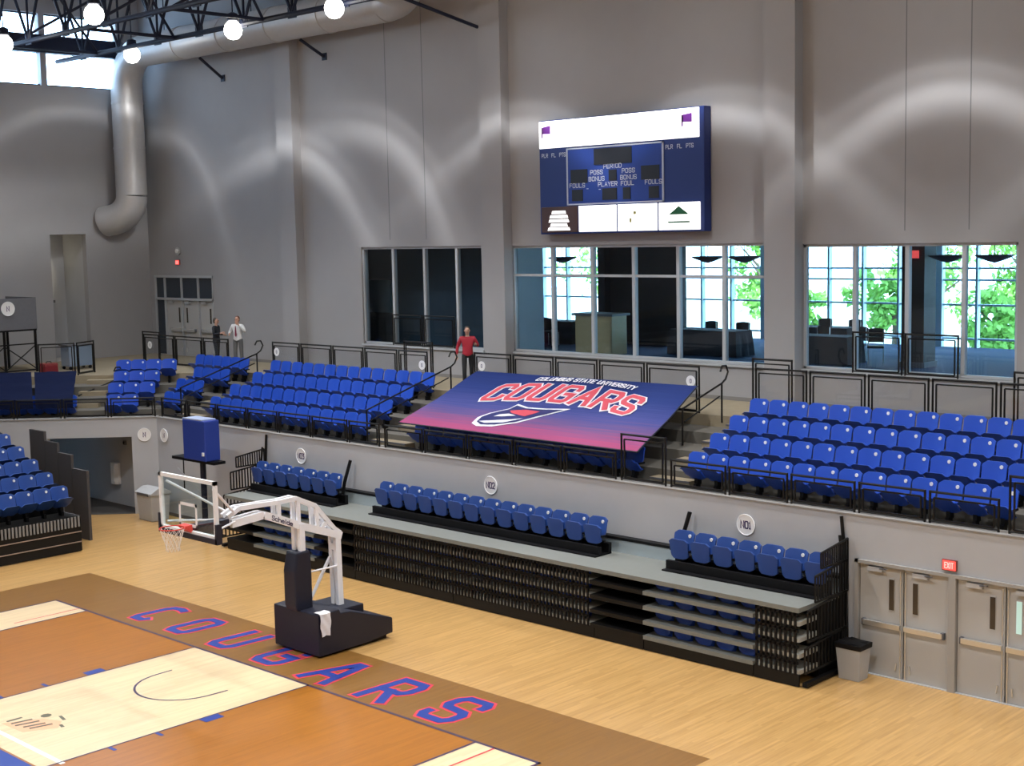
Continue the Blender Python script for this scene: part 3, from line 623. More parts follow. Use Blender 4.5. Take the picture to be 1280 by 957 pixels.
for k in range(4):
    a = SBX0+.05+k*pw
    p = MB().box(a+.035, a+pw-.035, -.05, 0, SBZ0+.05, SBZ0+.78).build('sponsor_panel', mat('brown_panel', (.07,.035,.03), .5) if k == 0 else LIT, t, bevel=.015)
    xc = a+pw/2
    if k == 0:
        w_ = MB()
        for zz, ww in ((.62,.28),(.50,.36),(.38,.40),(.26,.34),(.15,.44)): w_.add([(xc-ww,-.056,SBZ0+zz-.045),(xc+ww,-.056,SBZ0+zz-.045),(xc+ww*.9,-.056,SBZ0+zz+.045),(xc-ww*.9,-.056,SBZ0+zz+.045)],[(0,1,2,3)])
        w_.build('white_logo', LIT, p)
    if k == 2: MB().add([(xc-.12+dx,-.056,SBZ0+dz) for dx, dz in ((0,.5),(.1,.5),(.1,.58),(0,.58))]+[(xc-.25+dx,-.056,SBZ0+dz) for dx, dz in ((0,.28),(.07,.28),(.07,.4),(0,.4))],[(0,1,2,3),(4,5,6,7)]).build('small_print', mat('olive_print', (.35,.33,.12), .5), p)
    if k == 3:
        MB().add([(xc-.33,-.056,SBZ0+.46),(xc+.33,-.056,SBZ0+.46),(xc,-.056,SBZ0+.68)],[(0,1,2)]).build('green_roof_mark', mat('green_print', (.01,.14,.05), .5), p)
        MB().add([(xc-.36,-.056,SBZ0+.24),(xc+.36,-.056,SBZ0+.24),(xc+.36,-.056,SBZ0+.28),(xc-.36,-.056,SBZ0+.28)],[(0,1,2,3)]).build('green_rule', MATS['green_print'], p)

# ================================================================== STADIUM SEATS
def shell(w, z0, z1, y0, y1, th, curve=.03, nx=7, nz=5, taper=.03, rc=.06):
    """curved plastic panel: front at y(z), rounded top corners"""
    def P(i, j, o):
        u = -1+2*i/(nx-1); v = j/(nz-1)
        hw = w/2*(1-taper*(1-v)); z = z0+(z1-z0)*v
        if v > .99: z -= rc*max(0, abs(u)-.6)**2/.16
        if v < .01: z += rc*.8*max(0, abs(u)-.6)**2/.16
        return (u*hw, y0+(y1-y0)*v-curve*u*u+o, z)
    m = MB(); a = [P(i, j, 0) for j in range(nz) for i in range(nx)]; b = [P(i, j, th) for j in range(nz) for i in range(nx)]; N = nx*nz
    fs = []
    for j in range(nz-1):
        for i in range(nx-1):
            q = (j*nx+i, j*nx+i+1, (j+1)*nx+i+1, (j+1)*nx+i); fs.append(q); fs.append(tuple(N+k for k in q[::-1]))
    rim = [i for i in range(nx)]+[j*nx+nx-1 for j in range(1, nz)]+[(nz-1)*nx+i for i in range(nx-2, -1, -1)]+[j*nx for j in range(nz-2, 0, -1)]
    for k in range(len(rim)): p, q = rim[k], rim[(k+1) % len(rim)]; fs.append((p, N+p, N+q, q))
    return m.add(a+b, fs)
def seat_meshes(tag_, m, upright):
    d = {}
    d['backrest'] = shell(.505, .40, .80, .0, .08, .035, .03).mesh('seat_backrest_'+tag_, m, smooth=True)
    if upright: d['seat_pan'] = shell(.48, .25, .66, -.16, -.21, .05, -.03, taper=.14).mesh('seat_pan_'+tag_, m, smooth=True)
    else: d['seat_pan'] = shell(.50, .22, .52, -.04, -.34, .05, -.02, taper=.06).mesh('seat_pan_'+tag_, m, smooth=True)
    b = MB().box(-.04, .04, -.06, .10, .10, .44).box(-.22, .22, -.03, .03, .26, .31)
    b.box(-.035, .035, -.10, .06, 0, .12)
    for s in (-1, 1): b.box(s*.235-.012, s*.235+.012, -.14, .06, .40, .44)
    d['bracket'] = b.mesh('seat_bracket_'+tag_, BLACK)
    d['number_plate'] = MB().prism_y([(.135+.034*math.cos(k*.628), .705+.038*math.sin(k*.628)) for k in range(10)], .030, .052).mesh('seat_plate_'+tag_, PLATE)
    return d
SM = {'up': seat_meshes('bright', BLUE, False), 'fold': seat_meshes('dulled', BLUE_DULL, True)}  # folded seats: same plastic, colour dulled for the light on them
SM['side'] = seat_meshes('side', BLUE_DULL, False)  # side bleacher seats: shade on that stand painted as a darker plastic
def seat(kind, x, y, z, rz, label, group, plate=True):
    t = thing('stadium_seat', label, 'seat', (x, y, z), rz, group)
    for k, me in SM[kind].items():
        if me is None or (k == 'number_plate' and not plate): continue
        place(me, k, t)
    return t
ORD = ('front', 'second', 'third', 'back')
ROWY = [8.68+.985*i for i in range(4)]
for i, x0 in enumerate((4.76, 4.63, 4.47, 4.36)):
    for k in range(15 if i else 14):
        seat('up', x0-.135+.533*k, ROWY[i], TZ[i], 0, 'blue tip-up seat with white number plate in the %s row above the steel doors' % ORD[i], 'seats in the block above the steel doors')
for i, (xa, xb) in enumerate(((-14.0,-6.35),(-14.35,-6.55),(-14.5,-6.75),(-14.85,-6.9))):
    n = 14; st = (xb-xa)/n
    for k in range(n): seat('up', xa+st*(k+.5), ROWY[i], TZ[i], 0, 'blue tip-up seat in the %s row between the banner and the corner stairs' % ORD[i], 'seats in the block left of the banner', False)
for k in range(14): seat('up', -4.55+.55*(k+.5), ROWY[0], TZ[0], 0, 'blue tip-up seat in the front row under the banner edge', 'front row seats under the banner', False)
for i, (xa, n) in enumerate(((-16.6,2),(-17.4,3),(-17.85,4),(-19.2,6))):
    for k in range(n): seat('up', xa+.26+.525*k, ROWY[i], TZ[i], 0, 'blue tip-up seat in the %s row of the small block beside the corner' % ORD[i], 'seats in the small block beside the corner', False)
for i, (s0, n) in enumerate(((1.86,2),(2.06,3),(2.12,3),(2.28,4))):
    for k in range(n):
        q = cham(s0-.235-.512*k, 1.30+.985*i)
        seat('up', q[0], q[1], TZ[i], R(45), 'blue tip-up seat in the %s row of the angled corner block' % ORD[i], 'seats in the angled corner block')
# seats on the deck of the retracted bleacher
DZ = 1.5
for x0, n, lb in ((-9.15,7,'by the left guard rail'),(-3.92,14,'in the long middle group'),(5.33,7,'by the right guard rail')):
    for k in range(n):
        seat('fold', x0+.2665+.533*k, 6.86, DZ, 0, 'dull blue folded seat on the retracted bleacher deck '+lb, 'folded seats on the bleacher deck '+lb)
for x, lb in ((-5.62,'beside the left group of folded seats'),(5.35,'beside the right group of folded seats')):
    t = thing('folded_aisle_rail', 'black folded aisle rail leaning up '+lb, 'rail', (x, 7.04, DZ), 0, 'folded aisle rails')
    MB().tube([(-.05,.0,.0),(.0,.1,.55),(.12,.22,1.12)], .045, 8).build('rail_tube', BLACK, t); MB().box(-.08,.0,-.06,.06,0,.05).build('foot_plate', BLACK, t)

# ================================================================== BANNER
t = thing('team_banner', 'navy to pink printed COUGARS banner stretched over the middle block of seats', 'banner', (0,0,0))
BL, BR_, FR_, FL_ = Vector((-5.22,11.72,4.60)), Vector((2.32,11.85,4.62)), Vector((3.42,8.10,3.58)), Vector((-4.55,8.15,3.60))
def ban(u, v, o=0):
    p = (FL_*(1-u)+FR_*u)*(1-v)+(BL*(1-u)+BR_*u)*v
    p.z += o+.02*math.sin(v*9.4)*.6-.025*math.sin(math.pi*v)
    return p
def banner_mat():
    m = bpy.data.materials.new('banner_print'); m.use_nodes = True; nt = m.node_tree; b = nt.nodes['Principled BSDF']; b.inputs['Roughness'].default_value = .75; b.inputs['Specular IOR Level'].default_value = .15
    uv = nt.nodes.new('ShaderNodeUVMap'); s = nt.nodes.new('ShaderNodeSeparateXYZ'); nt.links.new(uv.outputs[0], s.inputs[0])
    cr = nt.nodes.new('ShaderNodeValToRGB'); e = cr.color_ramp.elements
    e[0].position = 0; e[0].color = (.33,.06,.15,1); e[1].position = 1; e[1].color = (.013,.028,.13,1)
    for p, c in ((.10,(.27,.065,.165)),(.24,(.13,.075,.20)),(.42,(.055,.065,.23)),(.7,(.018,.036,.16))): q = e.new(p); q.color = (*c, 1)
    # streaks
    mp = nt.nodes.new('ShaderNodeMapping'); mp.inputs['Scale'].default_value = (3, 55, 1); nt.links.new(uv.outputs[0], mp.inputs[0])
    nz = nt.nodes.new('ShaderNodeTexNoise'); nz.inputs['Scale'].default_value = 1; nt.links.new(mp.outputs[0], nz.inputs['Vector'])
    ml = nt.nodes.new('ShaderNodeMath'); ml.operation = 'MULTIPLY_ADD'; ml.inputs[1].default_value = .40; ml.inputs[2].default_value = -.20; nt.links.new(nz.outputs['Fac'], ml.inputs[0])
    ad = nt.nodes.new('ShaderNodeMath'); ad.operation = 'ADD'; nt.links.new(s.outputs['Y'], ad.inputs[0]); nt.links.new(ml.outputs[0], ad.inputs[1]); nt.links.new(ad.outputs[0], cr.inputs[0])
    nt.links.new(cr.outputs[0], b.inputs['Base Color']); return m
NU, NV = 33, 25
mb = MB().grid([ban(i/(NU-1), j/(NV-1)) for j in range(NV) for i in range(NU)], NU)
mb.grid([ban(i/(NU-1), j/(NV-1), -.012) for j in range(NV) for i in range(NU)], NU)
o = mb.build('sheet', banner_mat(), t, smooth=True)
uvl = o.data.uv_layers.new(name='UVMap'); N_ = NU*NV
for l in o.data.loops:
    vi = l.vertex_index % N_; uvl.data[l.index].uv = ((vi % NU)/(NU-1), (vi//NU)/(NV-1))
MB().tube([ban(i/20, 0, -.01) for i in range(21)], .02, 6).build('front_hem', NAVY, t); MB().tube([ban(1, j/20, -.01) for j in range(21)], .02, 6).build('side_hem', NAVY, t)
BW, BH = 7.8, 3.8
def bpt(h): return lambda X, Y: ban(X/BW, Y/BH, h)
BRED = mat('banner_red_print', (.58,.07,.10), .5); BWHT = mat('banner_white_print', (.72,.72,.78), .5); BNVY = mat('banner_navy_print', (.02,.025,.13), .5)
def densify(polys, n=4):
    out = []
    for pl in polys:
        q = []
        for a, b in zip(pl, pl[1:]): q += [(a[0]+(b[0]-a[0])*k/n, a[1]+(b[1]-a[1])*k/n) for k in range(n)]
        out.append(q+[pl[-1]])
    return out
arch = lambda X: .30-.30*((X-3.9)/2.3)**2*1.0
tw = text_width('COUGARS', .52, .24)
cg = text_polys('COUGARS', 1.55, 1.95, .50, .92, .24, .18, arch)
strokes(densify(cg), .27, bpt(.012), (0,0,.001)).build('team_name_outline', BWHT, t); strokes(densify(cg), .17, bpt(.022), (0,0,.001)).build('team_name', BRED, t)
un = text_polys('COLUMBUS STATE UNIVERSITY', 2.60, 3.14, .105, .20, .045, .18, arch)
strokes(un, .045, bpt(.034), (0,0,.0006)).build('university_name', BWHT, t)
def bpoly(pts, h, name, m):
    c = (sum(p[0] for p in pts)/len(pts), sum(p[1] for p in pts)/len(pts)); P = densify([pts+[pts[0]]], 3)[0][:-1]; n = len(P)
    mb = MB().add([bpt(h)(*c)]+[bpt(h)(*[c[i]+(p[i]-c[i])*.5 for i in (0,1)]) for p in P]+[bpt(h)(*p) for p in P],
             [(0, 1+k, 1+(k+1) % n) for k in range(n)]+[(1+k, 1+n+k, 1+n+(k+1) % n, 1+(k+1) % n) for k in range(n)])
    return mb.build(name, m, t)
em = [(2.35,.42),(2.62,.28),(3.1,.36),(3.7,.72),(4.15,1.25),(4.75,1.9),(4.0,1.78),(3.4,1.75),(2.95,1.9),(2.85,1.55),(2.45,1.15),(2.28,.8)]
bpoly(em, .012, 'emblem_outline', BWHT)
ce = (3.25,1.1); bpoly([(ce[0]+(x-ce[0])*.88, ce[1]+(y-ce[1])*.86) for x, y in em], .022, 'emblem_field', BNVY)
bpoly([(3.15,1.25),(3.7,1.12),(3.85,1.35),(3.95,1.52),(3.45,1.55),(3.0,1.4)], .030, 'emblem_red_patch', BRED)
bpoly([(2.5,.55),(2.75,.48),(3.3,.62),(3.75,1.0),(3.4,.85),(2.9,.68)], .030, 'emblem_white_patch', BWHT); bpoly([(2.75,.92),(3.1,1.0),(3.4,1.12),(3.1,1.2),(2.85,1.08)], .030, 'emblem_white_patch', BWHT)

# ================================================================== RAILS
def rail_panel(name, x0, x1, y, z0, z1, label, group, rz=0, org=None, pane=False, mid=None):
    """steel guard panel along local x from x0 to x1"""
    t = thing(name, label, 'railing', org or (x0, y, z0), rz, group); L = x1-x0; h = z1-z0; r = .024
    for x in (.03, L-.03): MB().tube([(x,0,0),(x,0,h)], r, 8).build('post', RAILM, t)
    MB().tube([(.03,0,h-r),(L-.03,0,h-r)], r, 8).build('top_rail', RAILM, t)
    q = MB(); b = .015; zt = h-.13; zb = .07
    q.bar((.11,0,zb),(L-.11,0,zb), .03).bar((.11,0,zt),(L-.11,0,zt), .03).bar((.11,0,zb),(.11,0,zt), .03).bar((L-.11,0,zb),(L-.11,0,zt), .03)
    fr = q.build('infill_frame', RAILM, t)
    MB().tube([(.03,0,.04),(L-.03,0,.04)], .018, 6).build('bottom_rail', RAILM, t)
    if pane: MB().box(.12, L-.12, -.004, .004, zb+.02, zt-.02).build('infill_pane', PANE, fr)
    return t
ZP = 3.03
for xs, lb in (([4.77,6.25,7.72,9.21,10.65,12.05],'black guard rail panel on the parapet above the steel doors'),([-4.42,-2.91,-1.34,.21,1.74,3.35],'black guard rail panel on the parapet below the banner'),([-14.9,-13.46,-11.9,-10.38,-8.91,-7.42,-5.85,-4.55],'black guard rail panel on the parapet left of the banner stairs')):
    for a, b in zip(xs, xs[1:]): rail_panel('guard_rail_panel', a, b-.04, YL+.12, ZP, 3.63, lb, lb+'s', pane=False)
rail_panel('tall_gate_panel', 3.42, 4.68, YL+.12, ZP, 4.07, 'taller black gate panel at the foot of the stairs beside the banner', None)
rail_panel('tall_gate_panel', 12.15, 13.5, YL+.12, ZP, 4.07, 'taller black gate panel at the foot of the stairs past the door block', None)
for k in range(5):
    q = cham(1.45*(k+1)-.0, .12); rail_panel('guard_rail_panel', 0, 1.41, 0, ZP, 3.63, 'black guard rail panel on the parapet of the angled corner', 'guard rails of the angled corner', R(45), (q[0], q[1], ZP))
YC = 11.98
for xs, z1, lb in (([-15.15,-13.62,-11.98,-10.42,-8.85,-7.5],5.03,'black concourse rail panel behind the block left of the banner'),([-5.6,-4.08,-2.5,-.95,.62,2.34],5.10,'black concourse rail panel behind the banner'),([3.9,5.38,6.88,8.41,9.93,11.4,12.9],5.15,'black concourse rail panel behind the block above the steel doors'),([-23.1,-21.0,-19.2,-17.6],5.02,'black concourse rail panel by the upper doors')):
    for a, b in zip(xs, xs[1:]): rail_panel('concourse_rail_panel', a, b-.04, YC, CONZ, z1, lb, lb+'s', pane=True)
for x0, x1, z1, lb in ((3.72,4.86,5.36,'taller black rail panel at the stair head beside the pilaster'),(-8.75,-7.45,5.30,'taller black rail panel at the stair head before the narrow window'),(10.15,11.4,5.38,'taller black rail panel at the stair head beside the wide window'),(-23.4,-22.2,5.10,'taller black rail panel at the corner stair head')):
    rail_panel('stair_head_panel', x0, x1, YC+.14, CONZ, z1, lb, None)
for xs, z0, lb in (([4.99,6.39,7.81],4.86,'black guard panel across the sliding panes of the wide window'),([-12.01,-10.5,-9.0],4.86,'black guard panel across the panes of the narrow dark window')):
    for a, b in zip(xs, xs[1:]): rail_panel('window_guard', a, b-.03, YU-.05, z0, z0+1.02, lb, lb+'s')
for x0, x1, y, lb in ((-21.6,-20.75,None,'a'),):
    pass
for k, (p, q) in enumerate((((-21.5,6.95),(-20.9,8.0)),((-20.9,8.05),(-21.4,9.0)))):
    a = math.atan2(q[1]-p[1], q[0]-p[0]); rail_panel('concourse_rail_panel', 0, math.hypot(q[0]-p[0], q[1]-p[1]), 0, CONZ, 5.05, 'black concourse rail panel beside the camera platform', 'rails beside the camera platform', a, (p[0], p[1], CONZ), pane=True)
def stair_rail(x, ya, yb, label):
    za = TZ[0]+(ya-8.2)*.287; zb = TZ[0]+(yb-8.2)*.287
    t = thing('stair_handrail', label, 'handrail', (x, ya, za))
    d = yb-ya; h = zb-za
    MB().tube([(0,0,.86),(0,d,h+.86),(0,d+.16,h+.95),(0,d+.26,h+1.12),(0,d+.18,h+1.28),(0,d+.02,h+1.28),(0,d-.06,h+1.15)], .024, 8).build('handrail', RAILM, t)
    MB().tube([(0,0.1,.55),(0,d-.1,h+.55)], .018, 8).build('lower_rail', RAILM, t)
    MB().tube([(0,0.02,0),(0,.02,.87)], .024, 8).build('post', RAILM, t); MB().tube([(0,d,h-.1),(0,d,h+.87)], .024, 8).build('post', RAILM, t)
stair_rail(-6.28, 8.5, 11.7, 'black looped stair handrail between the banner and the left block'); stair_rail(3.0, 10.3, 11.9, 'black looped stair handrail at the right edge of the banner'); stair_rail(-15.5, 8.6, 11.6, 'black looped stair handrail between the corner block and the left block')
q = cham(3.0, 3.4); stair_rail(q[0], q[1]-.4, q[1]+1.0, 'black looped stair handrail beside the covered corner seats')
# aisle half steps
def aisle(n, x0, x1):
    g = sgroup('floor_aisle_steps_%d' % n)
    for i in range(4):
        y = OFF[i+1]+YL
        MB().box(x0, x1, y-.33, y+.02, TZ[i], TZ[i]+.142).build('half_step', CONC, g); MB().box(x0, x1, y-.345, y-.325, TZ[i]+.10, TZ[i]+.144).build('step_nosing', DGREY, g)
aisle(1, 3.35, 4.45); aisle(2, -6.25, -4.85); aisle(3, -15.9, -14.5); aisle(4, 12.35, 13.5)
g = sgroup('floor_aisle_steps_5')
for i in range(4):
    mb = MB(); chbox(mb, 2.4, 3.3, OFF[i+1]-.33, OFF[i+1]+.02, TZ[i], TZ[i]+.142); mb.build('half_step', CONC, g)

# round section signs
def roundel(x, y, z, r, txt, label, rz=0):
    t = thing('section_sign', label, 'sign', (x, y, z), rz, 'round section signs')
    d = MB().disc_y((0,0), r, -.02, 0, 28).build('disc', WHITE, t)
    MB().tube([(r*math.cos(k*.2244), -.02, r*math.sin(k*.2244)) for k in range(28)], r*.05, 6, closed=True).build('rim', PLATE, t)
    w_ = r*.34; g_ = r*.14; tw = text_width(txt, w_, g_)
    strokes(text_polys(txt, -tw/2, -r*.33, w_, r*.66, g_), r*.13, lambda u, v: (u, -.022, v), (0,-.0006,0)).build('lettering', mat('sign_navy', (.03,.02,.10), .5), d)
for x, tx, lb in ((6.77,'N01','round white section sign N01 on the wall by the steel doors'),(-.46,'N02','round white section sign N02 on the wall below the banner'),(-7.76,'N03','round white section sign N03 on the wall by the left guard rail')): roundel(x, YL-.002, 2.50, .21, tx, lb)
roundel(-14.6, YL-.002, 2.48, .2, 'N', 'round white section sign just right of the wall corner')
q = cham(.40, -.002); roundel(q[0], q[1], 2.48, .2, 'N', 'round white section sign on the angled corner wall', R(45))
for x, z, lb in ((-5.25,4.72,'small round sign on the rail behind the red-topped person'),(2.05,4.72,'small round sign on the rail at the right end of the banner'),(-14.85,4.70,'small round sign on the rail end near the pilaster'),(-22.6,4.62,'small round sign on the rail by the upper doors'),(-7.75,4.62,'small round sign on the stair head rail')): roundel(x, YC-.03, z, .13, 'O', lb)

# exit signs, wall speaker
def exit_sign(x, y, z, label):
    t = thing('exit_sign', label, 'sign', (x, y, z))
    MB().box(-.14,.14,-.05,0,-.10,.10).build('housing', mat('exit_housing', (.25,.05,.045), .5), t, bevel=.006)
    f = MB().box(-.125,.125,-.056,-.05,-.085,.085).build('face', EXIT, t)
    tw = text_width('EXIT', .035, .014); strokes(text_polys('EXIT', -tw/2, -.05, .035, .10, .014), .014, lambda u, v: (u, -.058, v), (0,-.0005,0)).build('lettering', mat('exit_letter', (1,.45,.42), .5, emit=(1,.42,.38), es=1.2), f)
exit_sign(11.15, YL-.002, 2.34, 'lit red exit sign over the steel doors'); exit_sign(-24.6, YU-.002, 7.58, 'lit red exit sign over the upper doors')
t = thing('strobe_light', 'small round white strobe above the upper exit sign', 'alarm', (-24.55, YU-.002, 8.02))
MB().disc_y((0,0), .16, -.06, 0).build('housing', GREY, t); MB().disc_y((0,0), .08, -.11, -.06).build('lens', WHITE, t)

# ================================================================== RETRACTED BLEACHER
def barset(mb, x0, x1, step, y, z0, z1, w=.03):
    x = x0
    while x < x1: mb.box(x, x+w, y-.015, y+.015, z0, z1); x += step
    return mb
t = thing('telescopic_bleacher', 'black retracted telescopic bleacher standing against the end wall', 'bleacher', (0, 5.8, 0))
XA, XB = -9.15, 9.0
TIERL = mat('pale_tier_edge', (.42,.42,.38), .6)
TIER = [.23+.305*i for i in range(5)]
MB().box(XA, XB, 0, 1.42, DZ-.09, DZ).build('top_deck', DECKB, t)
MB().box(XA, XB, 1.42, 1.56, DZ-.09, 1.78).build('back_riser', mat('pale_blue_riser', (.36,.43,.46), .6), t)
MB().box(XA, XB, 1.40, 1.58, 1.78, 1.84).build('riser_cap', BLACK, t)
for a, b in ((XA,-3.7),(-3.7,-.2),(-.2,4.05),(4.05,5.36),(5.36,8.0),(8.0,XB)):
    MB().box(a+.01, b-.01, .02, .06, .01, .24).build('skirt_panel', BLACKB, t)
for i in range(4):
    for a, b, m, dy in ((XA,-7.9,BLACKB,.02),(-7.9,-5.3,DECKB,0),(-5.3,-3.75,BLACKB,.02),(-3.75,3.95,TIERL,.045),(3.95,5.34,BLACKB,0),(5.36,8.0,DECKB,0),(8.02,8.98,TIERL,.045)):
        MB().box(a, b, dy, dy+.9, TIER[i]+.0, TIER[i]+.08).build('tier_board', m, t)
    MB().box(XA+.05, XB-.05, .62, .66, TIER[i]+.08, TIER[i]+.30).build('tier_riser', BLACK, t)
sl = shell(.44, 0, .16, 0, -.10, .10, .05, taper=.1).mesh('folded_seat_lip', BLUE, smooth=True)
for x0 in (-7.85, 5.42):
    for i in range(4):
        for k in range(5):
            o = place(sl, 'folded_seat', t, (x0+.25+.515*k, .30-.06*(i == 0), TIER[i]+.085)); o.rotation_euler = (R(-48),0,0)
for a, b in ((-3.7, 3.92),(8.05, 8.97)):
    for i in range(1, 4):
        barset(MB(), a, b, .105, .02, TIER[i]-.02, TIER[i]+.27, .045).build('slat_grille', BLACK, t, kind='stuff')
    barset(MB(), a, b, .105, .02, TIER[0], TIER[0]+.28, .045).build('slat_grille', BLACK, t, kind='stuff')
    for i in range(4): MB().box(a, b, .005, .035, TIER[i]+.20, TIER[i]+.25).build('grille_rail', BLACK, t)
for i in range(4):
    for k in range(14):
        o = place(sl, 'folded_seat', t, (-3.45+.53*k, .36, TIER[i]+.085)); o.rotation_euler = (R(-48),0,0)
MB().box(XA, XB, .7, 1.5, .02, 1.40).build('understructure', BLACK, t)
for x0, n in ((-9.1,7),(-3.92,14),(5.33,6.8)):
    L = .533*n-.02
    MB().box(x0-.02, x0+L, .84, .92, DZ, DZ+.20).build('seat_mounting_rail', BLACK, t); MB().box(x0-.02, x0+L, 1.15, 1.25, DZ, DZ+.24).build('seat_mounting_rail', BLACK, t); MB().box(x0-.02, x0+L, .70, 1.25, DZ, DZ+.03).build('seat_mounting_base', BLACK, t)
def end_guard(x, label, s):
    t = thing('end_guard_rail', label, 'railing', (x, 5.85, 0), 0, 'black stepped end guard rails')
    for j, (y0, y1, z0, z1) in enumerate(((0,1.42,.28,.85),(.1,1.46,.85,1.55),(.35,1.5,1.55,2.15),(.55,1.5,2.15,2.55))):
        q = MB().bar((0,y0,z0),(0,y1,z0), .035).bar((0,y0,z1-.12),(0,y1,z1), .035)
        q.build('guard_frame', RAILM, t)
        n = 12
        for k in range(n+1):
            y = y0+(y1-y0)*k/n; o = MB().bar((0,y,z0),(0,y,z1-.12*(1-k/n)), .028).build('baluster', RAILM, t)
    MB().tube([(0,1.5,.1),(-.06*s,1.50,2.2),(-.14*s,1.50,2.96)], .035, 8).build('rear_post', RAILM, t)
    MB().tube([(0,1.36,.1),(-.05*s,1.36,2.2),(-.1*s,1.38,2.62)], .03, 8).build('rear_post', RAILM, t)
    MB().box(-.05,.05,0,1.5,.02,.10).build('base_channel', BLACK, t)
end_guard(9.10, 'black stepped guard rail at the bleacher end beside the small bin', 1); end_guard(-9.42, 'black stepped guard rail at the bleacher end behind the basket', -1)

# ================================================================== LEFT BLEACHER, PULLED OUT
t = thing('side_bleacher', 'black side bleacher pulled out beside the court, its rows facing the lane', 'bleacher', (-12.1, 0, 0))
YE, YS = 3.1, -14
MB().box(-.06, 0, YS, YE, .02, .26).build('skirt_panel', BLACKB, t); MB().box(-.06, 0, YS, YE, .29, .54).build('skirt_panel', BLACKB, t); MB().box(-.06, 0, YS, YE, .57, .86).build('skirt_panel', BLACKB, t)
for z in (.265, .545): MB().box(-.07, .02, YS, YE, z, z+.022).build('edge_strip', mat('copper_edge', (.32,.24,.19), .5), t)
q = MB(); y = -3.0
while y < YE-.02: q.box(-.0, .03, y, y+.05, .70, .98); y += .10
q.build('slat_grille', mat('dull_slat', (.20,.20,.20), .6), t, kind='stuff')
MB().box(-.03, -.0, -3, YE, .70, .98).build('grille_backing', BLACK, t)
for i in range(6):
    xa = -.10-.80*i; z = .98+.292*i
    MB().box(xa-.82, xa, YS, YE-.02, z-.08, z).build('row_deck', BLACKB, t)
    MB().box(xa-.84, xa-.80, YS, YE-.02, z, z+.29).build('row_riser', BLACK, t)
    MB().box(xa-.82, xa, YE-.02, YE+.02, .05, z).build('end_panel', mat('end_panel_grey', (.09,.085,.085), .7), t)
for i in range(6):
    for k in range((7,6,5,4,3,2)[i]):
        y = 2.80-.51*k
        seat('side', -12.62-.80*i, y, .98+.292*i, R(90), 'blue tip-up seat toned for shade in the %s row of the side bleacher' % ('front','second','third','fourth','fifth','top')[i], 'seats on the side bleacher')
t = thing('bleacher_end_curtain', 'dark grey stepped end closure of the side bleacher by the tunnel', 'panel', (0,0,0))
for xa, xb, zt in ((-13.97,-13.15,2.0),(-14.75,-13.99,2.38),(-15.5,-14.77,2.66),(-16.4,-15.52,2.93)):
    MB().box(xa, xb, 3.92, 4.0, .0, zt).build('closure_panel', mat('closure_grey', (.055,.05,.05), .7), t)

# ================================================================== PORTABLE BASKETBALL HOOP
t = thing('portable_basketball_hoop', 'white portable basketball hoop with navy padded base on the baseline', 'basketball hoop', (0, 0, 0))
WP = mat('white_hoop_paint', (.78,.79,.82), .35)
bs = MB().prism_x([(1.16,.04),(1.16,.90),(1.70,.92),(1.74,.84),(2.0,.82),(3.12,.44),(3.12,.12),(2.4,.06)], -.70, .78).build('base_padding', NAVY, t, bevel=.025)
MB().box(-.62,.70,1.3,3.0,.02,.12).build('base_chassis', BLACK, bs)
MB().box(-.58,.40,2.08,2.66,.60,.78).build('base_hatch', NAVY, bs, bevel=.02)
for x in (-.55, .62):
    for y in (1.45, 2.85):
        MB().tube([(x-.04,y,.06),(x+.04,y,.06)], .058, 12).build('caster', BLACK, bs)
# upright columns
for x in (-.10, .10): MB().box(x-.05, x+.05, 1.27, 1.39, .85, 2.66).build('front_column', WP, t)
pd = MB().prism_x([(1.10,.88),(1.06,1.0),(1.06,1.7),(1.15,2.1),(1.48,2.1),(1.50,1.7),(1.50,.88)], -.19, .19).build('column_pad', NAVY, t, bevel=.04)
MB().box(-.12,.12,1.30,1.36,2.12,2.3).build('cross_plate', WP, t)
for x in (-.08, .08): MB().bar((x,2.29,.62),(x,2.26,2.26), .10, .13, (0,1,0)).build('rear_column', WP, t)
for z in (1.95,): MB().box(-.10,.10,2.20,2.30,z,z+.14).build('column_tie', WP, t)
MB().tube([(-.1,2.2,1.78),(-.1,1.62,.92)], .035, 8).build('lift_cylinder', WP, t); MB().tube([(.1,1.52,1.62),(.1,2.28,1.62)], .02, 8).build('tie_rod', WP, t)
# arms
LO = [(-.34,2.93),(.42,2.985),(.75,2.86),(1.32,2.62),(1.75,2.46),(2.36,2.24)]
TOP = [(-.42,3.08),(-.15,3.21),(.86,3.18),(1.22,3.20),(1.70,2.98),(2.18,2.42),(2.34,2.30)]
for x in (-.09, .09):
    arm = MB()
    for a, b in zip(LO, LO[1:]): arm.bar((x,a[0],a[1]),(x,b[0],b[1]), .09, .15, (0,0,1))
    arm.build('lower_arm', WP, t)
    tp = MB()
    for a, b in zip(TOP, TOP[1:]): tp.bar((x,a[0],a[1]),(x,b[0],b[1]), .07, .09, (0,0,1))
    tp.build('upper_arm', WP, t)
    for (ya, za), (yb, zb) in (((.80,2.84),(.80,3.18)),((1.28,2.62),(1.28,3.16)),((1.76,2.44),(1.74,2.92)),((1.80,2.44),(2.0,2.60))): MB().bar((x,ya,za),(x,yb,zb), .06, .08, (0,1,0)).build('web_post', WP, t)
for y, z in ((-.15,3.21),(.86,3.18),(1.22,3.2),(1.32,2.62),(2.3,2.26),(.42,2.98)): MB().bar((-.09,y,z),(.09,y,z), .06, .06).build('arm_cross_tie', WP, t)
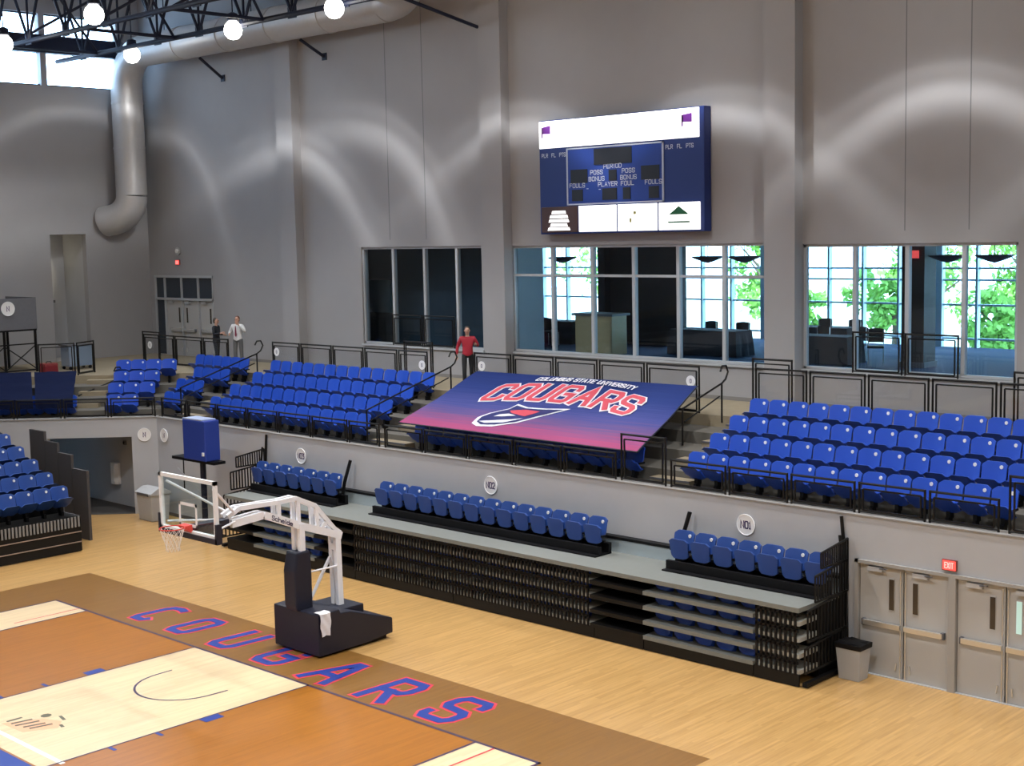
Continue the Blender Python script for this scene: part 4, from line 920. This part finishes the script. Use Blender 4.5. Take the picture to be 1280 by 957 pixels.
# maker's name on the right arm
dy, dz = (1.22-.62), (2.66-2.91); ln = math.hypot(dy, dz)
def on_arm(u, v): return (.137, .60+dy/ln*u-dz/ln*v*-1*-1*0+0, 2.90+dz/ln*u+v)
lt = text_polys('Schelde', 0, -.035, .062, .085, .022, .1)
strokes(lt, .018, on_arm, (.0006,0,0)).build('maker_lettering', mat('maker_print', (.03,.02,.07), .5), t)
# backboard
bb = MB().box(-.91,.91,-1.235,-1.215,2.9,3.96).build('backboard_glass', BBGLASS, t)
fr = MB().box(-.95,.95,-1.26,-1.19,3.91,3.98).box(-.95,.95,-1.26,-1.19,2.88,2.95).box(-.95,-.88,-1.26,-1.19,2.88,3.98).box(.88,.95,-1.26,-1.19,2.88,3.98).build('backboard_frame', WHITE, t)
sq = MB()
for a, b, c, d in ((-.305,.305,3.42,3.475),(-.305,.305,3.02,3.075),(-.305,-.25,3.02,3.475),(.25,.305,3.02,3.475)): sq.box(a, b, -1.242, -1.236, c, d)
sq.build('target_square', WHITE, bb)
MB().box(-.98,.98,-1.28,-1.16,2.80,2.90).box(-.99,-.93,-1.28,-1.16,2.80,3.18).box(.93,.99,-1.28,-1.16,2.80,3.18).build('edge_padding', NAVY, t)
MB().box(-.12,.12,-1.19,-.40,2.86,3.04).build('backboard_mount', NAVY, t)
for x in (-.8, .8):
    MB().tube([(x,-1.19,3.82),(x*.2,-.30,3.15)], .025, 8).build('backboard_brace', WP, t); MB().tube([(x,-1.19,3.02),(x*.2,-.30,2.98)], .022, 8).build('backboard_brace', WP, t)
rim = MB().tube([(.235*math.cos(k*.2618), -1.60+.235*math.sin(k*.2618), 3.05) for k in range(24)], .011, 8, closed=True).build('rim', RED, t)
MB().prism_x([(-1.235,2.90),(-1.235,3.07),(-1.38,3.06),(-1.38,3.02)], -.13, .13).build('rim_bracket', RED, rim)
net = MB()
for k in range(12):
    for dr_ in (-1, 1):
        pts = []
        for j in range(6):
            a = (k+dr_*j*.5)*.5236; rr = .228-.105*min(1, j/4)+(.01 if j == 5 else 0); pts.append((rr*math.cos(a), -1.60+rr*math.sin(a), 3.04-.085*j))
        net.tube(pts, .005, 4)
net.build('net', mat('net_cord', (.75,.70,.66), .8), rim, kind='stuff')
# towel draped over the base edge
t = thing('towel', 'white towel draped over the padded base of the hoop', 'towel', (.80, 1.31, .45))
pts = [(.02+.012*math.sin(j*1.3+i), (-.13+.26*i/8)*(1-.5*max(0,(3-j)/6)), .02+.055*j-(.02*abs(i-4)/4 if j < 2 else 0)) for j in range(9) for i in range(9)]
pts += [(.02-.05*(j+1), -.13+.26*i/8, .475+.004*math.sin(i)) for j in range(4) for i in range(9)]
mb = MB().grid(pts, 9); mb.grid([(p[0]+.008, p[1], p[2]+.006) for p in pts], 9); mb.build('cloth', mat('towel_cloth', (.72,.72,.72), .9), t, smooth=True)
t = thing('traffic_cone', 'small orange cone on the floor behind the hoop base', 'cone', (-.78, 3.52, 0))
MB().box(-.12,.12,-.12,.12,0,.02).build('base_plate', mat('cone_orange', (.80,.12,.03), .5), t); MB().lathe([(.09,.02),(.02,.32),(.001,.325)], 14).build('cone_body', MATS['cone_orange'], t, smooth=True)

# ================================================================== SMALL THINGS ON THE FLOOR
t = thing('waste_bin', 'small light grey bin with black liner beside the steel doors', 'bin', (9.46, 6.95, 0))
def taper(mb, a, b, z0, z1): return mb.add([(-a,-a*.8,z0),(a,-a*.8,z0),(a,a*.8,z0),(-a,a*.8,z0),(-b,-b*.8,z1),(b,-b*.8,z1),(b,b*.8,z1),(-b,b*.8,z1)],[(0,3,2,1),(4,5,6,7),(0,1,5,4),(1,2,6,5),(2,3,7,6),(3,0,4,7)])
taper(MB(), .21, .26, 0, .66).build('body', GREY, t, bevel=.015); taper(MB(), .275, .28, .60, .70).build('liner_collar', BLACK, t, bevel=.015)
MB().add([(x_, y_*.8, .70+.03*math.sin(k*2.1)) for k, (x_, y_) in enumerate([(.27*math.cos(a*.5236)*1.05, .27*math.sin(a*.5236)*1.05) for a in range(12)])]+[(0,0,.68)], [(k, (k+1) % 12, 12) for k in range(12)]).build('liner_top', BLACK, t)
t = thing('lidded_waste_bin', 'large grey lidded waste bin against the wall near the tunnel', 'bin', (-14.35, 6.75, 0))
taper(MB(), .36, .42, 0, .80).build('body', GREY, t, bevel=.02)
MB().prism_x([(-.36,.80),(.36,.80),(.36,.86),(.10,1.0),(-.10,1.0),(-.36,.86)], -.45, .45).build('lid', GREY, t, bevel=.015); MB().box(-.30,.30,-.375,-.35,.78,.86).build('flap', DGREY, t)
t = thing('wall_cabinet', 'white rounded cabinet hung on the tunnel wall', 'cabinet', (-17.5, YL-.002, .66))
MB().prism([(-.22,0),(.22,0),(.22,-.10),(.12,-.17),(-.12,-.17),(-.22,-.10)], 0, .70).build('body', WHITE, t, bevel=.02); MB().box(-.10,.10,-.18,-.17,.1,.6).build('door', PLATE, t)
t = thing('fire_alarm', 'small dark wall alarm under the tunnel beam', 'alarm', (-16.9, YL-.002, 2.05)); MB().box(-.07,.07,-.06,0,-.07,.07).build('housing', DGREY, t, bevel=.01); MB().disc_y((0,0),.04,-.08,-.06).build('horn', BLACK, t)
# blue padded box on a stand behind the basket
t = thing('padded_stand', 'tall blue padded box on a black post behind the basket', 'stand', (-10.85, 6.3, 0))
MB().box(-.55,.55,-.30,.20,2.26,3.40).build('blue_pad', mat('royal_pad', (.015,.04,.27), .5), t, bevel=.03); MB().box(-.55,.40,-.29,.19,3.40,3.43).build('top_cover', mat('pad_top', (.30,.36,.50), .6), t)
MB().box(-1.35,.75,-.18,.22,2.17,2.25).build('platform', BLACK, t); MB().tube([(-.05,0,.05),(-.05,0,2.2)], .085, 12).build('post', STEEL, t)
MB().box(-.5,.4,-.35,.35,0,.07).build('foot', BLACK, t); MB().tube([(-1.2,.1,2.17),(-1.2,.1,1.2)], .02, 6).build('hanging_strut', BLACK, t); MB().tube([(-1.2,-.1,1.9),(-.1,0,1.2)], .018, 6).build('brace', GREY, t)
MB().box(.42,.50,-.335,-.30,2.42,2.52).build('label_plate', PLATE, t)

# ================================================================== LEFT UPPER CORNER
def tarp(sa, sb, sc, sd, label):
    t = thing('seat_cover', label, 'cover', (0,0,0), 0, 'navy covers over the corner seats')
    A = [Vector((*cham(s, o), z)) for s, o, z in ((sa,1.0,3.54),(sb,1.0,3.54),(sd,3.3,4.22),(sc,3.3,4.22))]
    def P(u, v, o): p = (A[0]*(1-u)+A[1]*u)*(1-v)+(A[3]*(1-u)+A[2]*u)*v; p.z += o+.03*math.sin(v*18)+.01*math.sin(u*13); return p
    mb = MB().grid([P(i/12, j/12, 0) for j in range(13) for i in range(13)], 13); mb.grid([P(i/12, j/12, -.015) for j in range(13) for i in range(13)], 13); mb.build('sheet', BLDWN, t, smooth=True)
    mb = MB().grid([P(i/12, 0, -.30*j/3)+Vector((.01*math.sin(i*2+j), 0, 0)) for j in range(4) for i in range(13)], 13); mb.build('front_drop', BLDWN, t)
tarp(2.85, 4.02, 3.35, 4.75, 'navy cover over the corner seats beside the stairs'); tarp(4.10, 5.6, 4.85, 6.6, 'navy cover over the corner seats below the camera platform')
for k in range(5):
    q = cham(3.1+.52*k, 1.42); seat('up', q[0], q[1], TZ[0], R(45), 'blue tip-up seat showing below the navy covers in the corner', 'corner seats under the covers', False)
t = thing('camera_platform', 'grey skirted camera platform on a black scaffold frame', 'platform', (-24.6, 7.0, CONZ))
SKG = mat('grey_platform_skirt', (.13,.135,.15), .7, noise=.1); 
MB().box(-1.1,1.1,-1.4,1.0,1.46,1.54).build('deck', BLACK, t)
for a, b, c, d in ((-1.1,1.1,-1.42,-1.38),(-1.1,1.1,.98,1.02),(1.08,1.12,-1.4,1.0)): MB().box(a, b, c, d, 1.52, 2.62).build('skirt_panel', SKG, t)
for x in (-1.05, 1.05):
    for y in (-1.35, -.2, .95): MB().tube([(x,y,0),(x,y,1.5)], .05, 8).build('leg', BLACK, t)
for y0, y1 in ((-1.35,-.2),(-.2,.95)):
    MB().tube([(1.05,y0,.1),(1.05,y1,.95)], .02, 6).build('cross_brace', BLACK, t); MB().tube([(1.05,y1,.1),(1.05,y0,.95)], .02, 6).build('cross_brace', BLACK, t); MB().tube([(1.05,y0,1.0),(1.05,y1,1.0)], .025, 6).build('ledger', BLACK, t); MB().tube([(1.05,y0,.08),(1.05,y1,.08)], .03, 6).build('ledger', BLACK, t)
roundel(-23.47, 6.95, 6.2, .24, 'N', 'round white sign on the skirt of the camera platform', R(90))
t = thing('sound_mixer', 'small red case standing at the foot of the camera platform', 'case', (-22.6, 7.9, CONZ)); t.name = 'equipment_case'
MB().box(-.2,.2,-.25,.25,0,.34).build('body', mat('dark_red_case', (.25,.02,.03), .5), t, bevel=.03); MB().tube([(0,-.1,.34),(0,-.08,.40),(0,.08,.40),(0,.1,.34)], .015, 6).build('handle', BLACK, t)
t = thing('blue_cart', 'pale blue cart standing behind the corner rail', 'cart', (-23.2, 9.3, CONZ)); t.name = 'service_cart'
PB = mat('pale_blue_panel', (.20,.27,.36), .6)
MB().box(-.3,.3,-.45,.45,.12,.85).build('body', PB, t, bevel=.02); MB().box(-.33,.33,-.5,.5,.85,.89).build('top_tray', DGREY, t)
for x in (-.24,.24):
    for y in (-.38,.38): MB().tube([(x-.02,y,.06),(x+.02,y,.06)], .06, 10).build('wheel', BLACK, t)

# ================================================================== PEOPLE
def skin_mesh(name, chains, m, parent, sub=2):
    """chains: list of lists of (x,y,z,r); the first vertex of a later chain may repeat an earlier point to join there"""
    vs, es, rs, idx = [], [], [], {}
    for ch in chains:
        pv = None
        for x, y, z, r in ch:
            k = (round(x,3), round(y,3), round(z,3))
            if k not in idx: idx[k] = len(vs); vs.append((x,y,z)); rs.append(r)
            if pv is not None and pv != idx[k]: es.append((pv, idx[k]))
            pv = idx[k]
    me = bpy.data.meshes.new(name); me.from_pydata(vs, es, []); me.materials.append(m)
    o = bpy.data.objects.new(name, me); C.objects.link(o); o.parent = parent
    o.modifiers.new('skin', 'SKIN').use_smooth_shade = True
    for i, d in enumerate(me.skin_vertices[0].data):
        rr = rs[i]; d.radius = rr if isinstance(rr, tuple) else (rr, rr); d.use_root = (i == 0)
    s = o.modifiers.new('subdiv', 'SUBSURF'); s.levels = 1; s.render_levels = sub
    return o
def hand(elb, wr, sgn):
    """palm and five curled fingers continuing from the wrist"""
    w_ = Vector(wr); d = (w_-Vector(elb)).normalized(); side = d.cross(Vector((0,1,0)))
    if side.length < .2: side = Vector((1,0,0))
    side.normalize(); fwd = side.cross(d).normalized(); pc = w_+d*.06
    ch = [[(*w_, .027), (*pc, .030)]]
    for i, ln in enumerate((.055, .07, .075, .065)):
        b = pc+side*(.030-.020*i)+d*.02; k = b+d*ln*.55; e = k+d*ln*.4+fwd*.02*sgn
        ch.append([(*pc, .030), (*b, .011), (*k, .009), (*e, .008)])
    tb = w_+d*.03+side*.03; ch.append([(*pc, .030), (*tb, .011), (*(tb+d*.03+side*.018), .010), (*(tb+d*.055+side*.016), .008)])
    return ch
def person(label, loc, rz, H, top_m, leg_m, hair_m, armL, armR, stride=.10, skirt=None, jacket=False, extra=None, longhair=False):
    """faces local -Y; arm points are (elbow, wrist) in units of a 1.75 m body"""
    t = thing('person', label, 'person', loc, rz); t.scale = (H/1.75,)*3
    hip, knee, ank = .92, .50, .08
    legs = [((-.10, 0, hip), (-.11, -stride*.8, knee), (-.11, -stride*.3, ank)), ((.10, 0, hip), (.11, stride*.3, knee), (.11, stride*1.0, ank))]
    sh = {-1: (-.19, 0, 1.43), 1: (.19, 0, 1.43)}
    body = [[(0,0,.98,(.11,.075)), (0,0,1.15,(.105,.07)), (0,-.01,1.34,(.11,.07)), (0,0,1.46,.055), (0,-.005,1.53,.05), (0,-.02,1.60,(.07,.085)), (0,-.02,1.69,(.078,.092)), (0,-.01,1.75,(.05,.06))]]
    for h_, k_, a_ in legs: body.append([(0,0,.98,(.11,.075)), (*h_, .07), (*k_, .048), (*a_, .036), (a_[0], a_[1]-.10, .035, .034), (a_[0], a_[1]-.17, .03, .028)])
    for s, (el, wr) in ((-1, armL), (1, armR)):
        body.append([(0,-.01,1.34,(.11,.07)), (*sh[s], .042), (*el, .032), (*wr, .027)])
        body += hand(el, wr, 1)
    b = skin_mesh('body', body, SKIN, t)
    # face details
    fc = MB()
    for s in (-1, 1):
        MB().lathe([(.001,-.011),(.009,-.007),(.012,0),(.009,.007),(.001,.011)], 8, (s*.03,-.108,1.668)).build('eye', mat('eye_dark', (.03,.02,.015), .3), b)
        MB().lathe([(.001,-.03),(.014,-.015),(.016,.01),(.001,.03)], 8, (s*.080,-.015,1.655)).build('ear', SKIN, b)
    MB().add([(-.012,-.108,1.628),(.012,-.108,1.628),(0,-.135,1.632),(0,-.108,1.675)],[(0,1,2),(0,2,3),(1,3,2)]).build('nose', SKIN, b)
    MB().bar((-.025,-.107,1.600),(.025,-.107,1.600), .012, .010).build('mouth', mat('lips', (.40,.12,.10), .5), b)
    # clothes
    sl = .012
    topc = [[(0,0,.86,(.185,.15)), (0,0,1.0,(.175,.14)), (0,0,1.15,(.155,.12)), (0,-.01,1.34,(.175,.125)), (0,0,1.47,(.08,.07))]]
    for s, (el, wr) in ((-1, armL), (1, armR)):
        w_ = Vector(el).lerp(Vector(wr), .88); topc.append([(0,-.01,1.34,(.175,.125)), (*sh[s], .075), (*el, .052), (*w_, .040)])
    if jacket: topc[0][0] = (0,0,.76,(.20,.16))
    skin_mesh('jacket' if jacket else 'top', topc, top_m, t)
    tr = [[(0,0,.99,(.13,.10))]]
    for h_, k_, a_ in legs: tr.append([(0,0,.99,(.13,.10)), (*h_, .098), (*k_, .072), (a_[0], a_[1], a_[2]+.02, .062)])
    skin_mesh('trousers', tr[1:], leg_m, t)
    for h_, k_, a_ in legs: MB().prism([(a_[0]-.05,a_[1]+.07),(a_[0]+.05,a_[1]+.07),(a_[0]+.055,a_[1]-.10),(a_[0]+.03,a_[1]-.20),(a_[0]-.03,a_[1]-.20),(a_[0]-.055,a_[1]-.10)][::-1], 0, .085).build('shoe', BLACK, t, bevel=.02)
    hc = [[(0,.03,1.56 if not longhair else 1.46,.06), (0,.04,1.64,(.085,.075)), (0,.03,1.72,(.092,.085)), (0,-.03,1.765,(.07,.06))]]
    skin_mesh('hair', hc, hair_m, t)
    if extra: extra(t)
    return t
HAIRD = mat('dark_hair', (.035,.022,.016), .6); HAIRB = mat('brown_hair', (.12,.05,.03), .6); HAIRG = mat('grey_brown_hair', (.10,.08,.065), .6)
face = R(40)
person('person in a red top and black trousers walking behind the banner', (-6.95, 13.05, CONZ), R(48), 1.76, mat('red_top', (.36,.012,.03), .7), mat('black_trousers', (.012,.013,.016), .7), HAIRD,
       ((-.30,.04,1.16),(-.33,-.02,.92)), ((.31,.03,1.20),(.24,-.20,1.26)), .12)
person('person in a dark jacket standing by the upper doors with back half turned', (-19.5, 12.75, CONZ), R(122), 1.70, mat('dark_navy_jacket', (.010,.013,.02), .7), MATS['black_trousers'], HAIRG,
       ((-.27,-.02,1.18),(-.14,-.26,1.22)), ((.27,.0,1.17),(.16,-.24,1.15)), .06, jacket=True)
def tie(t): MB().prism_y([(-.015,1.43),(.015,1.43),(.035,1.10),(0,1.05),(-.035,1.10)], -.165, -.15).build('tie', mat('plum_tie', (.20,.03,.06), .6), t)
person('person in a white shirt with a plum tie raising a hand to the face', (-18.75, 13.15, CONZ), R(28), 1.76, mat('white_shirt', (.68,.68,.68), .7), mat('grey_trousers', (.12,.12,.12), .7), HAIRB,
       ((-.30,-.02,1.20),(-.22,-.22,1.16)), ((.32,-.08,1.22),(.13,-.22,1.50)), .04, extra=tie)
